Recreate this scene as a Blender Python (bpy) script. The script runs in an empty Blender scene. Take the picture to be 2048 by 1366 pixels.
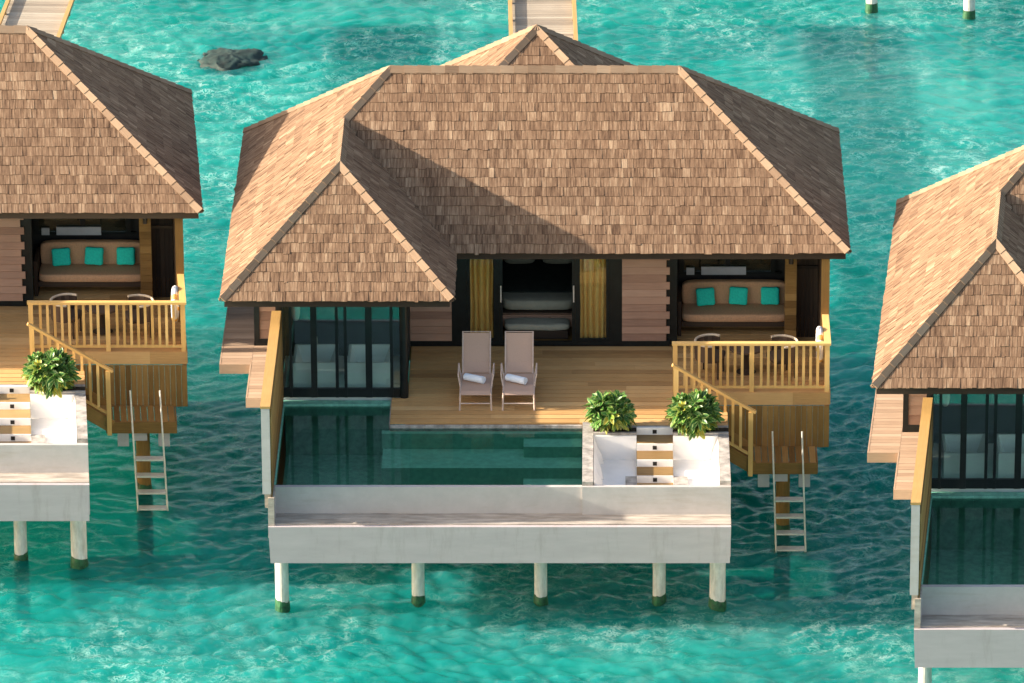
import bpy, math, random
from mathutils import Vector, Matrix
R = random.Random(7)
sc = bpy.context.scene
col = sc.collection
rad = math.radians

# ------------------------------------------------------------------ materials
def new_mat(name):
    m = bpy.data.materials.new(name); m.use_nodes = True
    nt = m.node_tree; nt.nodes.clear()
    out = nt.nodes.new('ShaderNodeOutputMaterial')
    return m, nt, out
def N(nt, typ, **kw):
    n = nt.nodes.new(typ)
    for k, v in kw.items():
        if k.startswith('_'): setattr(n, k[1:], v)
        else: n.inputs[k.replace('__', ' ')].default_value = v
    return n
def L(nt, a, b): nt.links.new(a, b)
def rgba(c): return (c[0], c[1], c[2], 1)
def ramp(nt, fac, stops):
    r = nt.nodes.new('ShaderNodeValToRGB'); e = r.color_ramp.elements
    while len(e) < len(stops): e.new(0.5)
    for el, (p, c) in zip(e, stops): el.position = p; el.color = rgba(c)
    if fac: L(nt, fac, r.inputs['Fac'])
    return r
def mixc(nt, fac, a, b, blend='MIX'):
    n = nt.nodes.new('ShaderNodeMix'); n.data_type = 'RGBA'; n.blend_type = blend
    for s, v in ((0, fac), (6, a), (7, b)):
        if hasattr(v, 'is_output'): L(nt, v, n.inputs[s])
        elif isinstance(v, (int, float)): n.inputs[s].default_value = v
        else: n.inputs[s].default_value = rgba(v)
    return n.outputs[2]
def math_n(nt, op, a, b=0.0):
    n = nt.nodes.new('ShaderNodeMath'); n.operation = op
    for i, v in ((0, a), (1, b)):
        if hasattr(v, 'is_output'): L(nt, v, n.inputs[i])
        else: n.inputs[i].default_value = v
    return n.outputs[0]

def wood(name, dark, mid, light, rough=0.75, streak=45, bump=0.3, stain=0.35, spec=0.25, sw=0.55):
    """timber with per-piece tone, grain streaks along the piece and weathering stains"""
    m, nt, out = new_mat(name)
    at = N(nt, 'ShaderNodeAttribute', _attribute_name='tone')
    uv = N(nt, 'ShaderNodeUVMap', _uv_map='UV')
    mp = N(nt, 'ShaderNodeMapping'); mp.inputs['Scale'].default_value = (streak, 2.2, 1)
    L(nt, uv.outputs[0], mp.inputs['Vector'])
    no = N(nt, 'ShaderNodeTexNoise', Scale=1.0, Detail=4.0, Roughness=0.65)
    L(nt, mp.outputs[0], no.inputs['Vector'])
    tc = N(nt, 'ShaderNodeTexCoord')
    no2 = N(nt, 'ShaderNodeTexNoise', Scale=1.7, Detail=5.0, Roughness=0.6)
    L(nt, tc.outputs['Object'], no2.inputs['Vector'])
    f = math_n(nt, 'ADD', math_n(nt, 'MULTIPLY', at.outputs['Fac'], 0.62), math_n(nt, 'MULTIPLY', no.outputs[0], sw))
    f = math_n(nt, 'SUBTRACT', f, 0.09 + (sw - 0.55) * 0.5)
    cr = ramp(nt, f, [(0.12, dark), (0.5, mid), (0.9, light)])
    st = ramp(nt, no2.outputs[0], [(0.35, (1, 1, 1)), (0.68, (0.62, 0.62, 0.64))])
    c = mixc(nt, stain, cr.outputs[0], st.outputs[0], 'MULTIPLY')
    b = N(nt, 'ShaderNodeBsdfPrincipled', Roughness=rough)
    b.inputs['Specular IOR Level'].default_value = spec
    L(nt, c, b.inputs['Base Color'])
    bp = N(nt, 'ShaderNodeBump', Strength=bump, Distance=0.01); L(nt, no.outputs[0], bp.inputs['Height'])
    L(nt, bp.outputs[0], b.inputs['Normal']); L(nt, b.outputs[0], out.inputs[0])
    return m
def plain(name, c, rough=0.6, var=0.15, scale=6.0, metal=0.0, spec=0.4, bump=0.0, stretch=(1, 1, 1), dirt=None):
    m, nt, out = new_mat(name)
    tc = N(nt, 'ShaderNodeTexCoord')
    mp = N(nt, 'ShaderNodeMapping'); mp.inputs['Scale'].default_value = stretch
    L(nt, tc.outputs['Object'], mp.inputs['Vector'])
    no = N(nt, 'ShaderNodeTexNoise', Scale=scale, Detail=6.0, Roughness=0.65); L(nt, mp.outputs[0], no.inputs['Vector'])
    lo = [v * (1 - var * 1.6) for v in c]; hi = [min(1, v * (1 + var)) for v in c]
    cr = ramp(nt, no.outputs[0], [(0.3, lo), (0.7, hi)]); cc = cr.outputs[0]
    if dirt:
        mp2 = N(nt, 'ShaderNodeMapping'); mp2.inputs['Scale'].default_value = dirt[2]
        L(nt, tc.outputs['Object'], mp2.inputs['Vector'])
        n2 = N(nt, 'ShaderNodeTexNoise', Scale=1.0, Detail=8.0, Roughness=0.7); L(nt, mp2.outputs[0], n2.inputs['Vector'])
        dm = ramp(nt, n2.outputs[0], [(0.52, (0, 0, 0)), (0.72, (1, 1, 1))])
        cc = mixc(nt, math_n(nt, 'MULTIPLY', dm.outputs[0], dirt[1]), cc, dirt[0])
    b = N(nt, 'ShaderNodeBsdfPrincipled', Roughness=rough, Metallic=metal)
    b.inputs['Specular IOR Level'].default_value = spec
    L(nt, cc, b.inputs['Base Color'])
    if bump:
        bp = N(nt, 'ShaderNodeBump', Strength=bump, Distance=0.02); L(nt, no.outputs[0], bp.inputs['Height']); L(nt, bp.outputs[0], b.inputs['Normal'])
    L(nt, b.outputs[0], out.inputs[0])
    return m
def glassy(name, tint, base_refl, rough=0.01, bump=None):
    m, nt, out = new_mat(name)
    tr = N(nt, 'ShaderNodeBsdfTransparent', Color=rgba(tint))
    gl = N(nt, 'ShaderNodeBsdfGlossy', Roughness=rough, Color=(0.9, 0.97, 0.95, 1))
    fr = N(nt, 'ShaderNodeFresnel', IOR=1.35)
    f = math_n(nt, 'ADD', math_n(nt, 'MULTIPLY', fr.outputs[0], 1.0), base_refl)
    if bump:
        tc = N(nt, 'ShaderNodeTexCoord')
        no = N(nt, 'ShaderNodeTexNoise', Scale=bump[0], Detail=3.0); L(nt, tc.outputs['Object'], no.inputs['Vector'])
        bp = N(nt, 'ShaderNodeBump', Strength=bump[1], Distance=0.02); L(nt, no.outputs[0], bp.inputs['Height'])
        L(nt, bp.outputs[0], gl.inputs['Normal']); L(nt, bp.outputs[0], fr.inputs['Normal'])
    mx = N(nt, 'ShaderNodeMixShader'); L(nt, f, mx.inputs[0]); L(nt, tr.outputs[0], mx.inputs[1]); L(nt, gl.outputs[0], mx.inputs[2])
    L(nt, mx.outputs[0], out.inputs[0])
    return m

M = {}
M['shingle'] = wood('shingle', (0.08, 0.045, 0.028), (0.208, 0.126, 0.077), (0.375, 0.26, 0.167), 0.85, 30, 0.5, 0.35, 0.1, 1.6)
M['cap'] = wood('ridge_board', (0.14, 0.088, 0.057), (0.25, 0.168, 0.108), (0.34, 0.245, 0.165), 0.8, 40, 0.3, 0.3, 0.15)
M['deck'] = wood('deck_timber', (0.38, 0.2, 0.075), (0.6, 0.345, 0.135), (0.72, 0.45, 0.2), 0.7, 40, 0.25, 0.3, 0.2)
M['greydeck'] = wood('weathered_timber', (0.2, 0.16, 0.12), (0.34, 0.28, 0.21), (0.43, 0.37, 0.29), 0.8, 40, 0.25, 0.3, 0.2)
M['sidedeck'] = wood('side_deck_timber', (0.27, 0.175, 0.115), (0.42, 0.285, 0.19), (0.52, 0.37, 0.265), 0.7, 35, 0.25, 0.25, 0.2)
M['siding'] = wood('siding_timber', (0.33, 0.18, 0.118), (0.49, 0.28, 0.182), (0.59, 0.37, 0.255), 0.7, 30, 0.2, 0.25, 0.25)
M['treads'] = wood('tread_timber', (0.2, 0.115, 0.04), (0.36, 0.22, 0.085), (0.46, 0.3, 0.13), 0.6, 35, 0.2, 0.3, 0.3)
M['capwood'] = wood('cap_timber', (0.28, 0.15, 0.045), (0.42, 0.24, 0.075), (0.5, 0.31, 0.12), 0.6, 35, 0.2, 0.35, 0.3)
M['rail'] = wood('rail_timber', (0.54, 0.305, 0.09), (0.74, 0.44, 0.145), (0.84, 0.55, 0.21), 0.6, 35, 0.2, 0.2, 0.3)
M['brown'] = wood('under_timber', (0.14, 0.072, 0.02), (0.28, 0.153, 0.045), (0.42, 0.25, 0.085), 0.75, 35, 0.3, 0.4, 0.2)
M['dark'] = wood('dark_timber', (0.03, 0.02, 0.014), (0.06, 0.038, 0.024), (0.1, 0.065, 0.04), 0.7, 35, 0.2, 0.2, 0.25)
M['black'] = plain('black_frame', (0.008, 0.011, 0.011), 0.35, 0.3, 5, 0, 0.4)
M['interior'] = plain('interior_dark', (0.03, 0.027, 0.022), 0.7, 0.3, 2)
M['white'] = plain('white_render', (0.46, 0.425, 0.405), 0.75, 0.06, 3, 0, 0.3, 0.15, (1, 1, 1), ((0.36, 0.3, 0.24), 0.55, (0.8, 2.5, 5.0)))
M['beam'] = plain('painted_beam', (0.44, 0.385, 0.388), 0.75, 0.05, 2, 0, 0.3, 0.1, (0.6, 2, 3), ((0.27, 0.235, 0.2), 0.5, (4.5, 1.0, 0.7)))
M['pitwhite'] = plain('white_coating', (0.85, 0.81, 0.77), 0.6, 0.03, 3, 0, 0.3, 0.15)
M['ledge'] = plain('stained_concrete', (0.42, 0.365, 0.31), 0.8, 0.3, 2.2, 0, 0.3, 0.3, (0.8, 5, 3), ((0.2, 0.15, 0.11), 0.75, (0.7, 6, 4)))
M['stone'] = plain('stone', (0.4, 0.36, 0.32), 0.8, 0.35, 5, 0, 0.3, 0.4)
M['pooltile'] = plain('pool_tile', (0.2, 0.52, 0.38), 0.6, 0.2, 7)
M['poolstep'] = plain('pool_step_tile', (0.23, 0.52, 0.39), 0.6, 0.15, 7)
M['pile'] = plain('pile_concrete', (0.66, 0.61, 0.55), 0.8, 0.15, 5, 0, 0.3, 0.3, (3, 3, 0.8), ((0.36, 0.26, 0.15), 0.5, (5, 5, 1.0)))
M['algae'] = plain('algae', (0.015, 0.09, 0.03), 0.5, 0.5, 9, 0, 0.5, 0.6)
M['steel'] = plain('steel', (0.74, 0.68, 0.58), 0.4, 0.1, 8, 0.25)
M['curtain'] = plain('curtain', (0.9, 0.6, 0.25), 0.85, 0.05, 5, 0, 0.1)
M['sling'] = plain('sling_mesh', (0.55, 0.36, 0.265), 0.8, 0.07, 90, 0, 0.2, 0.2)
M['frame'] = plain('lounger_frame', (0.6, 0.45, 0.36), 0.5, 0.1, 8)
M['towel'] = plain('towel', (0.86, 0.87, 0.9), 0.95, 0.04, 60, 0, 0.1, 0.5)
M['sofa'] = plain('sofa_fabric', (0.62, 0.36, 0.2), 0.9, 0.1, 30, 0, 0.1, 0.2)
M['cushion'] = plain('cushion_fabric', (0.035, 0.72, 0.55), 0.9, 0.1, 30, 0, 0.1, 0.2)
M['linen'] = plain('linen', (0.7, 0.68, 0.62), 0.9, 0.06, 8, 0, 0.1, 0.3)
M['sheet'] = plain('bed_sheet', (0.4, 0.38, 0.29), 0.9, 0.06, 8, 0, 0.1, 0.3)
M['spread'] = plain('bedspread', (0.035, 0.045, 0.035), 0.9, 0.2, 5)
M['tub'] = plain('enamel', (0.9, 0.92, 0.88), 0.25, 0.03, 3, 0, 0.5)
M['wicker'] = wood('wicker', (0.05, 0.03, 0.02), (0.09, 0.055, 0.035), (0.14, 0.09, 0.06), 0.7, 60, 0.5)
M['cream'] = plain('cream_rail', (0.62, 0.5, 0.36), 0.6, 0.1, 8)
M['lamp'] = plain('lamp_metal', (0.05, 0.04, 0.03), 0.4, 0.1, 8)
M['soil'] = plain('soil', (0.06, 0.045, 0.03), 0.95, 0.4, 14, 0, 0.1, 0.6)
M['ringband'] = plain('ring_band', (0.7, 0.42, 0.12), 0.6, 0.1, 8)
M['panelwhite'] = plain('panel_white', (0.5, 0.52, 0.54), 0.6, 0.05, 5)
M['cable'] = plain('dark_hole', (0.02, 0.016, 0.013), 0.8, 0.1, 5)
M['glass'] = glassy('window_glass', (0.93, 0.99, 0.96), 0.085)
M['clearglass'] = glassy('door_glass', (0.92, 0.93, 0.86), 0.02)
M['pool'] = glassy('pool_water', (0.78, 0.95, 0.88), 0.0, 0.02, (5.0, 0.035))
m, nt, out = new_mat('lamp_glow'); e = N(nt, 'ShaderNodeEmission', Color=(1, 0.85, 0.6, 1), Strength=6.0); L(nt, e.outputs[0], out.inputs[0]); M['glow'] = m

def leaf_mat():
    m, nt, out = new_mat('leaf')
    uv = N(nt, 'ShaderNodeUVMap', _uv_map='UV'); sx = N(nt, 'ShaderNodeSeparateXYZ'); L(nt, uv.outputs[0], sx.inputs[0])
    at = N(nt, 'ShaderNodeAttribute', _attribute_name='tone')
    e = math_n(nt, 'ABSOLUTE', math_n(nt, 'SUBTRACT', sx.outputs[0], 0.5))
    no = N(nt, 'ShaderNodeTexNoise', Scale=9.0, Detail=2.0); L(nt, uv.outputs[0], no.inputs['Vector'])
    e = math_n(nt, 'ADD', e, math_n(nt, 'MULTIPLY', math_n(nt, 'SUBTRACT', no.outputs[0], 0.5), 0.35))
    g = ramp(nt, at.outputs['Fac'], [(0.0, (0.02, 0.095, 0.012)), (0.75, (0.06, 0.19, 0.022)), (1.0, (0.34, 0.30, 0.03))])
    k = ramp(nt, e, [(0.27, (0, 0, 0)), (0.4, (1, 1, 1))])
    c = mixc(nt, math_n(nt, 'MULTIPLY', k.outputs[0], 0.7), g.outputs[0], (0.36, 0.45, 0.14))
    b = N(nt, 'ShaderNodeBsdfPrincipled', Roughness=0.38); L(nt, c, b.inputs['Base Color'])
    t = N(nt, 'ShaderNodeBsdfTranslucent'); L(nt, c, t.inputs[0])
    mx = N(nt, 'ShaderNodeMixShader'); mx.inputs[0].default_value = 0.22
    L(nt, b.outputs[0], mx.inputs[1]); L(nt, t.outputs[0], mx.inputs[2]); L(nt, mx.outputs[0], out.inputs[0])
    return m
M['leaf'] = leaf_mat()

# ------------------------------------------------------------------ mesh builder
class MB:
    def __init__(s): s.v = []; s.f = []; s.uv = []; s.t = []
    def face(s, pts, tone=0.5, grain=None, uvs=None):
        i = len(s.v); s.v += [tuple(p) for p in pts]; s.f.append(tuple(range(i, i + len(pts)))); s.t.append(tone)
        if uvs is None:
            p = [Vector(q) for q in pts]
            n = (p[1] - p[0]).cross(p[2] - p[0])
            if n.length < 1e-12: n = (p[2] - p[1]).cross(p[-1] - p[1])
            if n.length < 1e-12: n = Vector((0, 0, 1))
            n.normalize()
            g = Vector(grain) if grain else Vector((1, 0, 0))
            if abs(n.dot(g)) > 0.95: g = Vector((0, 0, 1)) if abs(n.z) < 0.9 else Vector((0, 1, 0))
            g = (g - n * n.dot(g)).normalized(); a = n.cross(g)
            o = (hash((round(tone * 9973), len(s.f) // 6)) % 977) * 0.37
            uvs = [(q.dot(a) + o, q.dot(g) + o) for q in p]
        s.uv += uvs
    def hexa(s, c, tone=None, grain=None):
        """c: 4 bottom then 4 top corners, counter-clockwise seen from above"""
        if tone is None: tone = R.random()
        for q in ((3, 2, 1, 0), (4, 5, 6, 7), (0, 1, 5, 4), (1, 2, 6, 5), (2, 3, 7, 6), (3, 0, 4, 7)):
            s.face([c[k] for k in q], tone, grain)
    def box(s, x0, x1, y0, y1, z0, z1, tone=None, grain=None, bev=0.0):
        if grain is None:
            d = (x1 - x0, y1 - y0, z1 - z0); k = d.index(max(d)); grain = [(1, 0, 0), (0, 1, 0), (0, 0, 1)][k]
        s.hexa([(x0, y0, z0), (x1, y0, z0), (x1, y1, z0), (x0, y1, z0), (x0, y0, z1), (x1, y0, z1), (x1, y1, z1), (x0, y1, z1)], tone, grain)
        return s
    def beam(s, p, q, w, h, up=(0, 0, 1), tone=None):
        p = Vector(p); q = Vector(q); d = (q - p).normalized(); up = Vector(up)
        a = d.cross(up).normalized() * w / 2; b = a.cross(d).normalized() * h / 2
        s.hexa([p - a - b, p + a - b, q + a - b, q - a - b, p - a + b, p + a + b, q + a + b, q - a + b], tone, d)
        return s
    def tube(s, pts, r, n=10, tone=None, cap=True):
        if tone is None: tone = R.random()
        pts = [Vector(p) for p in pts]; rs = r if isinstance(r, (list, tuple)) else [r] * len(pts); rings = []
        for i, p in enumerate(pts):
            d = (pts[min(i + 1, len(pts) - 1)] - pts[max(i - 1, 0)]).normalized()
            ref = Vector((0, 0, 1)) if abs(d.z) < 0.9 else Vector((1, 0, 0))
            a = d.cross(ref).normalized(); b = d.cross(a)
            rings.append([p + (a * math.cos(6.28318 * k / n) + b * math.sin(6.28318 * k / n)) * rs[i] for k in range(n)])
        for i in range(len(rings) - 1):
            for k in range(n):
                s.face([rings[i][k], rings[i + 1][k], rings[i + 1][(k + 1) % n], rings[i][(k + 1) % n]], tone, pts[-1] - pts[0])
        if cap: s.face(rings[0], tone); s.face(rings[-1][::-1], tone)
        return s

class Frame:
    """plan frame of one villa: origin, size and the slight skew of its plan"""
    def __init__(s, o=(0, 0, 0), S=1.0, k=0.0, q=1.0): s.o = Vector(o); s.S = S; s.k = k; s.q = q
    def loc(s, p): return Vector((s.S * (p[0] + s.k * p[1]), s.S * s.q * p[1], s.S * s.q * p[2]))
    def world(s, p): return s.o + s.loc(p)
ID = Frame()
FR = {}
def thing(name, label, cat, base, V, group=None):
    o = bpy.data.objects.new(name, None); col.objects.link(o); o.empty_display_size = 0.2
    o.location = V.world(base); o['label'] = label; o['category'] = cat
    if group: o['group'] = group
    FR[o] = (V, V.loc(base)); return o
def make(name, mb, mat, parent=None, smooth=False, weld=False, label=None, V=ID, base=(0, 0, 0), kind=None):
    if parent is not None: V, b = FR[parent]
    else: b = V.loc(base)
    me = bpy.data.meshes.new(name)
    me.from_pydata([V.loc(p) - b for p in mb.v], [], mb.f)
    uv = me.uv_layers.new(name='UV'); uv.data.foreach_set('uv', [c for q in mb.uv for c in q])
    at = me.attributes.new('tone', 'FLOAT', 'FACE'); at.data.foreach_set('value', mb.t)
    if weld:
        import bmesh
        bm = bmesh.new(); bm.from_mesh(me); bmesh.ops.remove_doubles(bm, verts=bm.verts, dist=0.0004); bm.to_mesh(me); bm.free()
    if smooth: me.polygons.foreach_set('use_smooth', [True] * len(me.polygons))
    me.materials.append(M[mat] if isinstance(mat, str) else mat); me.update()
    o = bpy.data.objects.new(name, me); col.objects.link(o)
    if parent is not None: o.parent = parent; FR[o] = (V, b)
    else: o.location = V.world(base)
    if label: o['label'] = label
    if kind: o['kind'] = kind
    return o
def tag(o, label, cat, group=None):
    o['label'] = label; o['category'] = cat
    if group: o['group'] = group
    return o
def dup(root, loc, rotz=None, label=None, scale=1.0):
    r = root.copy(); col.objects.link(r); r.location = loc; r.scale = (scale,) * 3
    if rotz is not None: r.rotation_euler = (0, 0, rotz)
    if label: r['label'] = label
    for ch in list(root.children):
        c = ch.copy(); col.objects.link(c); c.parent = r
        for g in list(ch.children):
            d = g.copy(); col.objects.link(d); d.parent = c
    return r

# ------------------------------------------------------------------ camera (long lens, 22 degrees down)
TH = rad(22); FPX = 13400.0; D0 = 134.0; PX, PY = 1201.0, 683.0
cth, sth = math.cos(TH), math.sin(TH)
off = -7.0 / FPX * D0
DECK = 2.8                                  # deck height above the sea (sea level is z = 0)
CAM = Vector((1.77, -D0 * cth - off * sth, D0 * sth - off * cth + DECK))
def unproject(px, py, z):
    r = Vector(((px - PX) / FPX, cth + (PY - py) / FPX * sth, -sth + (PY - py) / FPX * cth))
    return CAM + r * ((z - CAM.z) / r.z)
cam = bpy.data.cameras.new('Camera'); co = bpy.data.objects.new('Camera', cam); col.objects.link(co); sc.camera = co
co.location = CAM; co.rotation_euler = (rad(90) - TH, 0, 0)
cam.sensor_width = 36; cam.lens = FPX / 2048 * 36; cam.shift_x = -(PX - 1024) / 2048
cam.clip_start = 1; cam.clip_end = 6000

# ------------------------------------------------------------------ light
SD = Vector((2.04, 0.10, -0.755)).normalized()
sun = bpy.data.lights.new('Sun', 'SUN'); so = bpy.data.objects.new('Sun', sun); col.objects.link(so)
so.rotation_euler = SD.to_track_quat('-Z', 'Y').to_euler(); so.location = (-40, 0, 40)
sun.energy = 5.0; sun.angle = rad(0.5); sun.color = (1.0, 0.9, 0.75)
w = bpy.data.worlds.new('World'); sc.world = w; w.use_nodes = True; wt = w.node_tree
sky = wt.nodes.new('ShaderNodeTexSky'); sky.sky_type = 'NISHITA'; sky.sun_disc = False
sky.sun_elevation = math.asin(-SD.z); sky.sun_rotation = math.atan2(-SD.x, -SD.y)
sky.dust_density = 2.5; sky.ozone_density = 0.6
bg = wt.nodes['Background']; mixs = wt.nodes.new('ShaderNodeMix'); mixs.data_type = 'RGBA'; mixs.blend_type = 'MULTIPLY'; mixs.inputs[0].default_value = 1.0; mixs.inputs[7].default_value = (1.06, 1.0, 0.93, 1)
wt.links.new(sky.outputs[0], mixs.inputs[6]); wt.links.new(mixs.outputs[2], bg.inputs[0]); bg.inputs[1].default_value = 0.13
sc.view_settings.view_transform = 'Standard'; sc.view_settings.look = 'None'; sc.view_settings.gamma = 1.0
sc.view_settings.exposure = 1.55

# ------------------------------------------------------------------ sea
def sea():
    import numpy as np
    m, nt, out = new_mat('sea_water')
    tc = N(nt, 'ShaderNodeTexCoord')
    def noise(scale, detail, stretch, rough=0.6, dist=0.0, vec=None):
        mp = N(nt, 'ShaderNodeMapping'); mp.inputs['Scale'].default_value = stretch
        L(nt, vec or tc.outputs['Object'], mp.inputs['Vector'])
        n = N(nt, 'ShaderNodeTexNoise', Scale=scale, Detail=detail, Roughness=rough, Distortion=dist); L(nt, mp.outputs[0], n.inputs['Vector'])
        return n.outputs[0]
    big = noise(0.17, 6, (1, 0.8, 1), 0.6, 0.5)
    c = ramp(nt, big, [(0.34, (0.004, 0.18, 0.172)), (0.46, (0.01, 0.235, 0.22)), (0.56, (0.02, 0.27, 0.25)), (0.66, (0.05, 0.31, 0.285))])
    # lacy pale threads: caustic and glint light painted into the base colour, in patches
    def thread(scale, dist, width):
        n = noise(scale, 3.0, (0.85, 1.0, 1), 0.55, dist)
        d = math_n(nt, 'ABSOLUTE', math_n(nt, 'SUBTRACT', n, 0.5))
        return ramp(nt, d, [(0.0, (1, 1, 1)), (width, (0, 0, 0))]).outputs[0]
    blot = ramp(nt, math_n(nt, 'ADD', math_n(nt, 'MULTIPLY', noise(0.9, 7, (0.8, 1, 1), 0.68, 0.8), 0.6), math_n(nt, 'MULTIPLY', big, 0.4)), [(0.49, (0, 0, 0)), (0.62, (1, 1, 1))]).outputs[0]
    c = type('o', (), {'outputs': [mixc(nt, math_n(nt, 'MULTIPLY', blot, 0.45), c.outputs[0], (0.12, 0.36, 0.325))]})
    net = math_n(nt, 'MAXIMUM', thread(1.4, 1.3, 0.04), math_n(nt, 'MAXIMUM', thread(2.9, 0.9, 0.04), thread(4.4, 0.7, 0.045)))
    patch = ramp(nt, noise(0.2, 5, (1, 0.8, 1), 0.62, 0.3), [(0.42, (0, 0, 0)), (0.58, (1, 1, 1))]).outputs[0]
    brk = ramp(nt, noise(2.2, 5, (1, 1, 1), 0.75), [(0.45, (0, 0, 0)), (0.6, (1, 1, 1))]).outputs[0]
    glint = math_n(nt, 'MULTIPLY', math_n(nt, 'MULTIPLY', net, patch), math_n(nt, 'MULTIPLY', brk, 0.8))
    c2 = mixc(nt, glint, c.outputs[0], (0.42, 0.72, 0.66))
    b = N(nt, 'ShaderNodeBsdfPrincipled', Roughness=0.06); b.inputs['IOR'].default_value = 1.33; b.inputs['Specular IOR Level'].default_value = 0.38
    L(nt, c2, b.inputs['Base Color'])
    b.inputs['Subsurface Weight'].default_value = 0.9; b.inputs['Subsurface Radius'].default_value = (0.3, 1.0, 0.9); b.inputs['Subsurface Scale'].default_value = 4.5
    rip = noise(5.5, 4, (0.8, 1.2, 1), 0.6, 0.8)
    bp = N(nt, 'ShaderNodeBump', Strength=0.5, Distance=0.04); L(nt, rip, bp.inputs['Height']); L(nt, bp.outputs[0], b.inputs['Normal'])
    tr = N(nt, 'ShaderNodeBsdfTransparent', Color=(0.1, 0.82, 0.78, 1))
    mx = N(nt, 'ShaderNodeMixShader'); mx.inputs[0].default_value = 0.36
    L(nt, b.outputs[0], mx.inputs[1]); L(nt, tr.outputs[0], mx.inputs[2]); L(nt, mx.outputs[0], out.inputs[0])
    # a rippled patch round the villas, joined to a flat sheet that runs to the horizon
    rs = np.random.RandomState(3)
    x0, x1, y0, y1, st = -17.0, 17.0, -14.0, 34.0, 0.05
    xs = np.arange(x0, x1 + st / 2, st); ys = np.arange(y0, y1 + st / 2, st); nx, ny = len(xs), len(ys)
    X, Y = np.meshgrid(xs, ys); H = np.zeros_like(X)
    wx = X + 0.35 * np.sin(Y * 0.6 + 1.0) + 0.25 * np.sin(Y * 1.3 + X * 0.4); wy = Y + 0.35 * np.sin(X * 0.5) + 0.2 * np.sin(X * 1.1 + 2.0)
    for i in range(80):
        lam = 0.2 * (1.2 / 0.2) ** rs.rand(); a = rs.normal(1.45, 0.6); k = 2 * math.pi / lam
        ph = k * (wx * math.cos(a) + wy * math.sin(a)) + rs.rand() * 6.283
        sl = 0.06 * rs.uniform(0.5, 1.3) * (0.4 if lam > 0.8 else 1.0)
        H += sl / k * (np.sin(ph) + 0.3 * np.cos(2 * ph))
    gust = 0.75 + 0.35 * np.sin(X * 0.21 + 1.3 * np.sin(Y * 0.13)) * np.sin(Y * 0.19 + 0.8)
    edge = np.clip(np.minimum(np.minimum(X - x0, x1 - X), np.minimum(Y - y0, y1 - Y)) / 2.0, 0, 1)
    H *= gust * edge
    co_ = np.stack([X, Y, H], -1).reshape(-1, 3)
    idx = np.arange(nx * ny).reshape(ny, nx)
    q = np.stack([idx[:-1, :-1], idx[:-1, 1:], idx[1:, 1:], idx[1:, :-1]], -1).reshape(-1, 4)
    e = 2500; n0 = nx * ny
    co_ = np.concatenate([co_, np.array([[-e, -e, 0], [e, -e, 0], [e, e, 0], [-e, e, 0]], float)])
    c00, c10, c11, c01 = idx[0, 0], idx[0, -1], idx[-1, -1], idx[-1, 0]
    q = np.concatenate([q, np.array([[n0, n0 + 1, c10, c00], [n0 + 1, n0 + 2, c11, c10], [n0 + 2, n0 + 3, c01, c11], [n0 + 3, n0, c00, c01]])])
    me = bpy.data.meshes.new('sea'); me.vertices.add(len(co_)); me.vertices.foreach_set('co', co_.astype('f').ravel())
    me.loops.add(q.size); me.loops.foreach_set('vertex_index', q.astype('i').ravel())
    me.polygons.add(len(q)); me.polygons.foreach_set('loop_start', np.arange(0, q.size, 4, dtype='i')); me.polygons.foreach_set('use_smooth', np.ones(len(q), dtype=bool))
    me.materials.append(m); me.update(calc_edges=True); me.validate()
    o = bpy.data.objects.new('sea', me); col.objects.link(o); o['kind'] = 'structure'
    m2, nt, out = new_mat('seabed_sand')
    tc = N(nt, 'ShaderNodeTexCoord')
    n = N(nt, 'ShaderNodeTexNoise', Scale=0.3, Detail=7.0, Roughness=0.65); L(nt, tc.outputs['Object'], n.inputs['Vector'])
    c = ramp(nt, n.outputs[0], [(0.3, (0.1, 0.16, 0.12)), (0.42, (0.4, 0.42, 0.33)), (0.65, (0.75, 0.73, 0.6))])
    b = N(nt, 'ShaderNodeBsdfDiffuse'); L(nt, c.outputs[0], b.inputs[0]); L(nt, b.outputs[0], out.inputs[0])
    mb = MB(); mb.face([(-e, -e, -1.7), (e, -e, -1.7), (e, e, -1.7), (-e, e, -1.7)])
    make('seabed', mb, m2, kind='structure')
sea()

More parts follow.
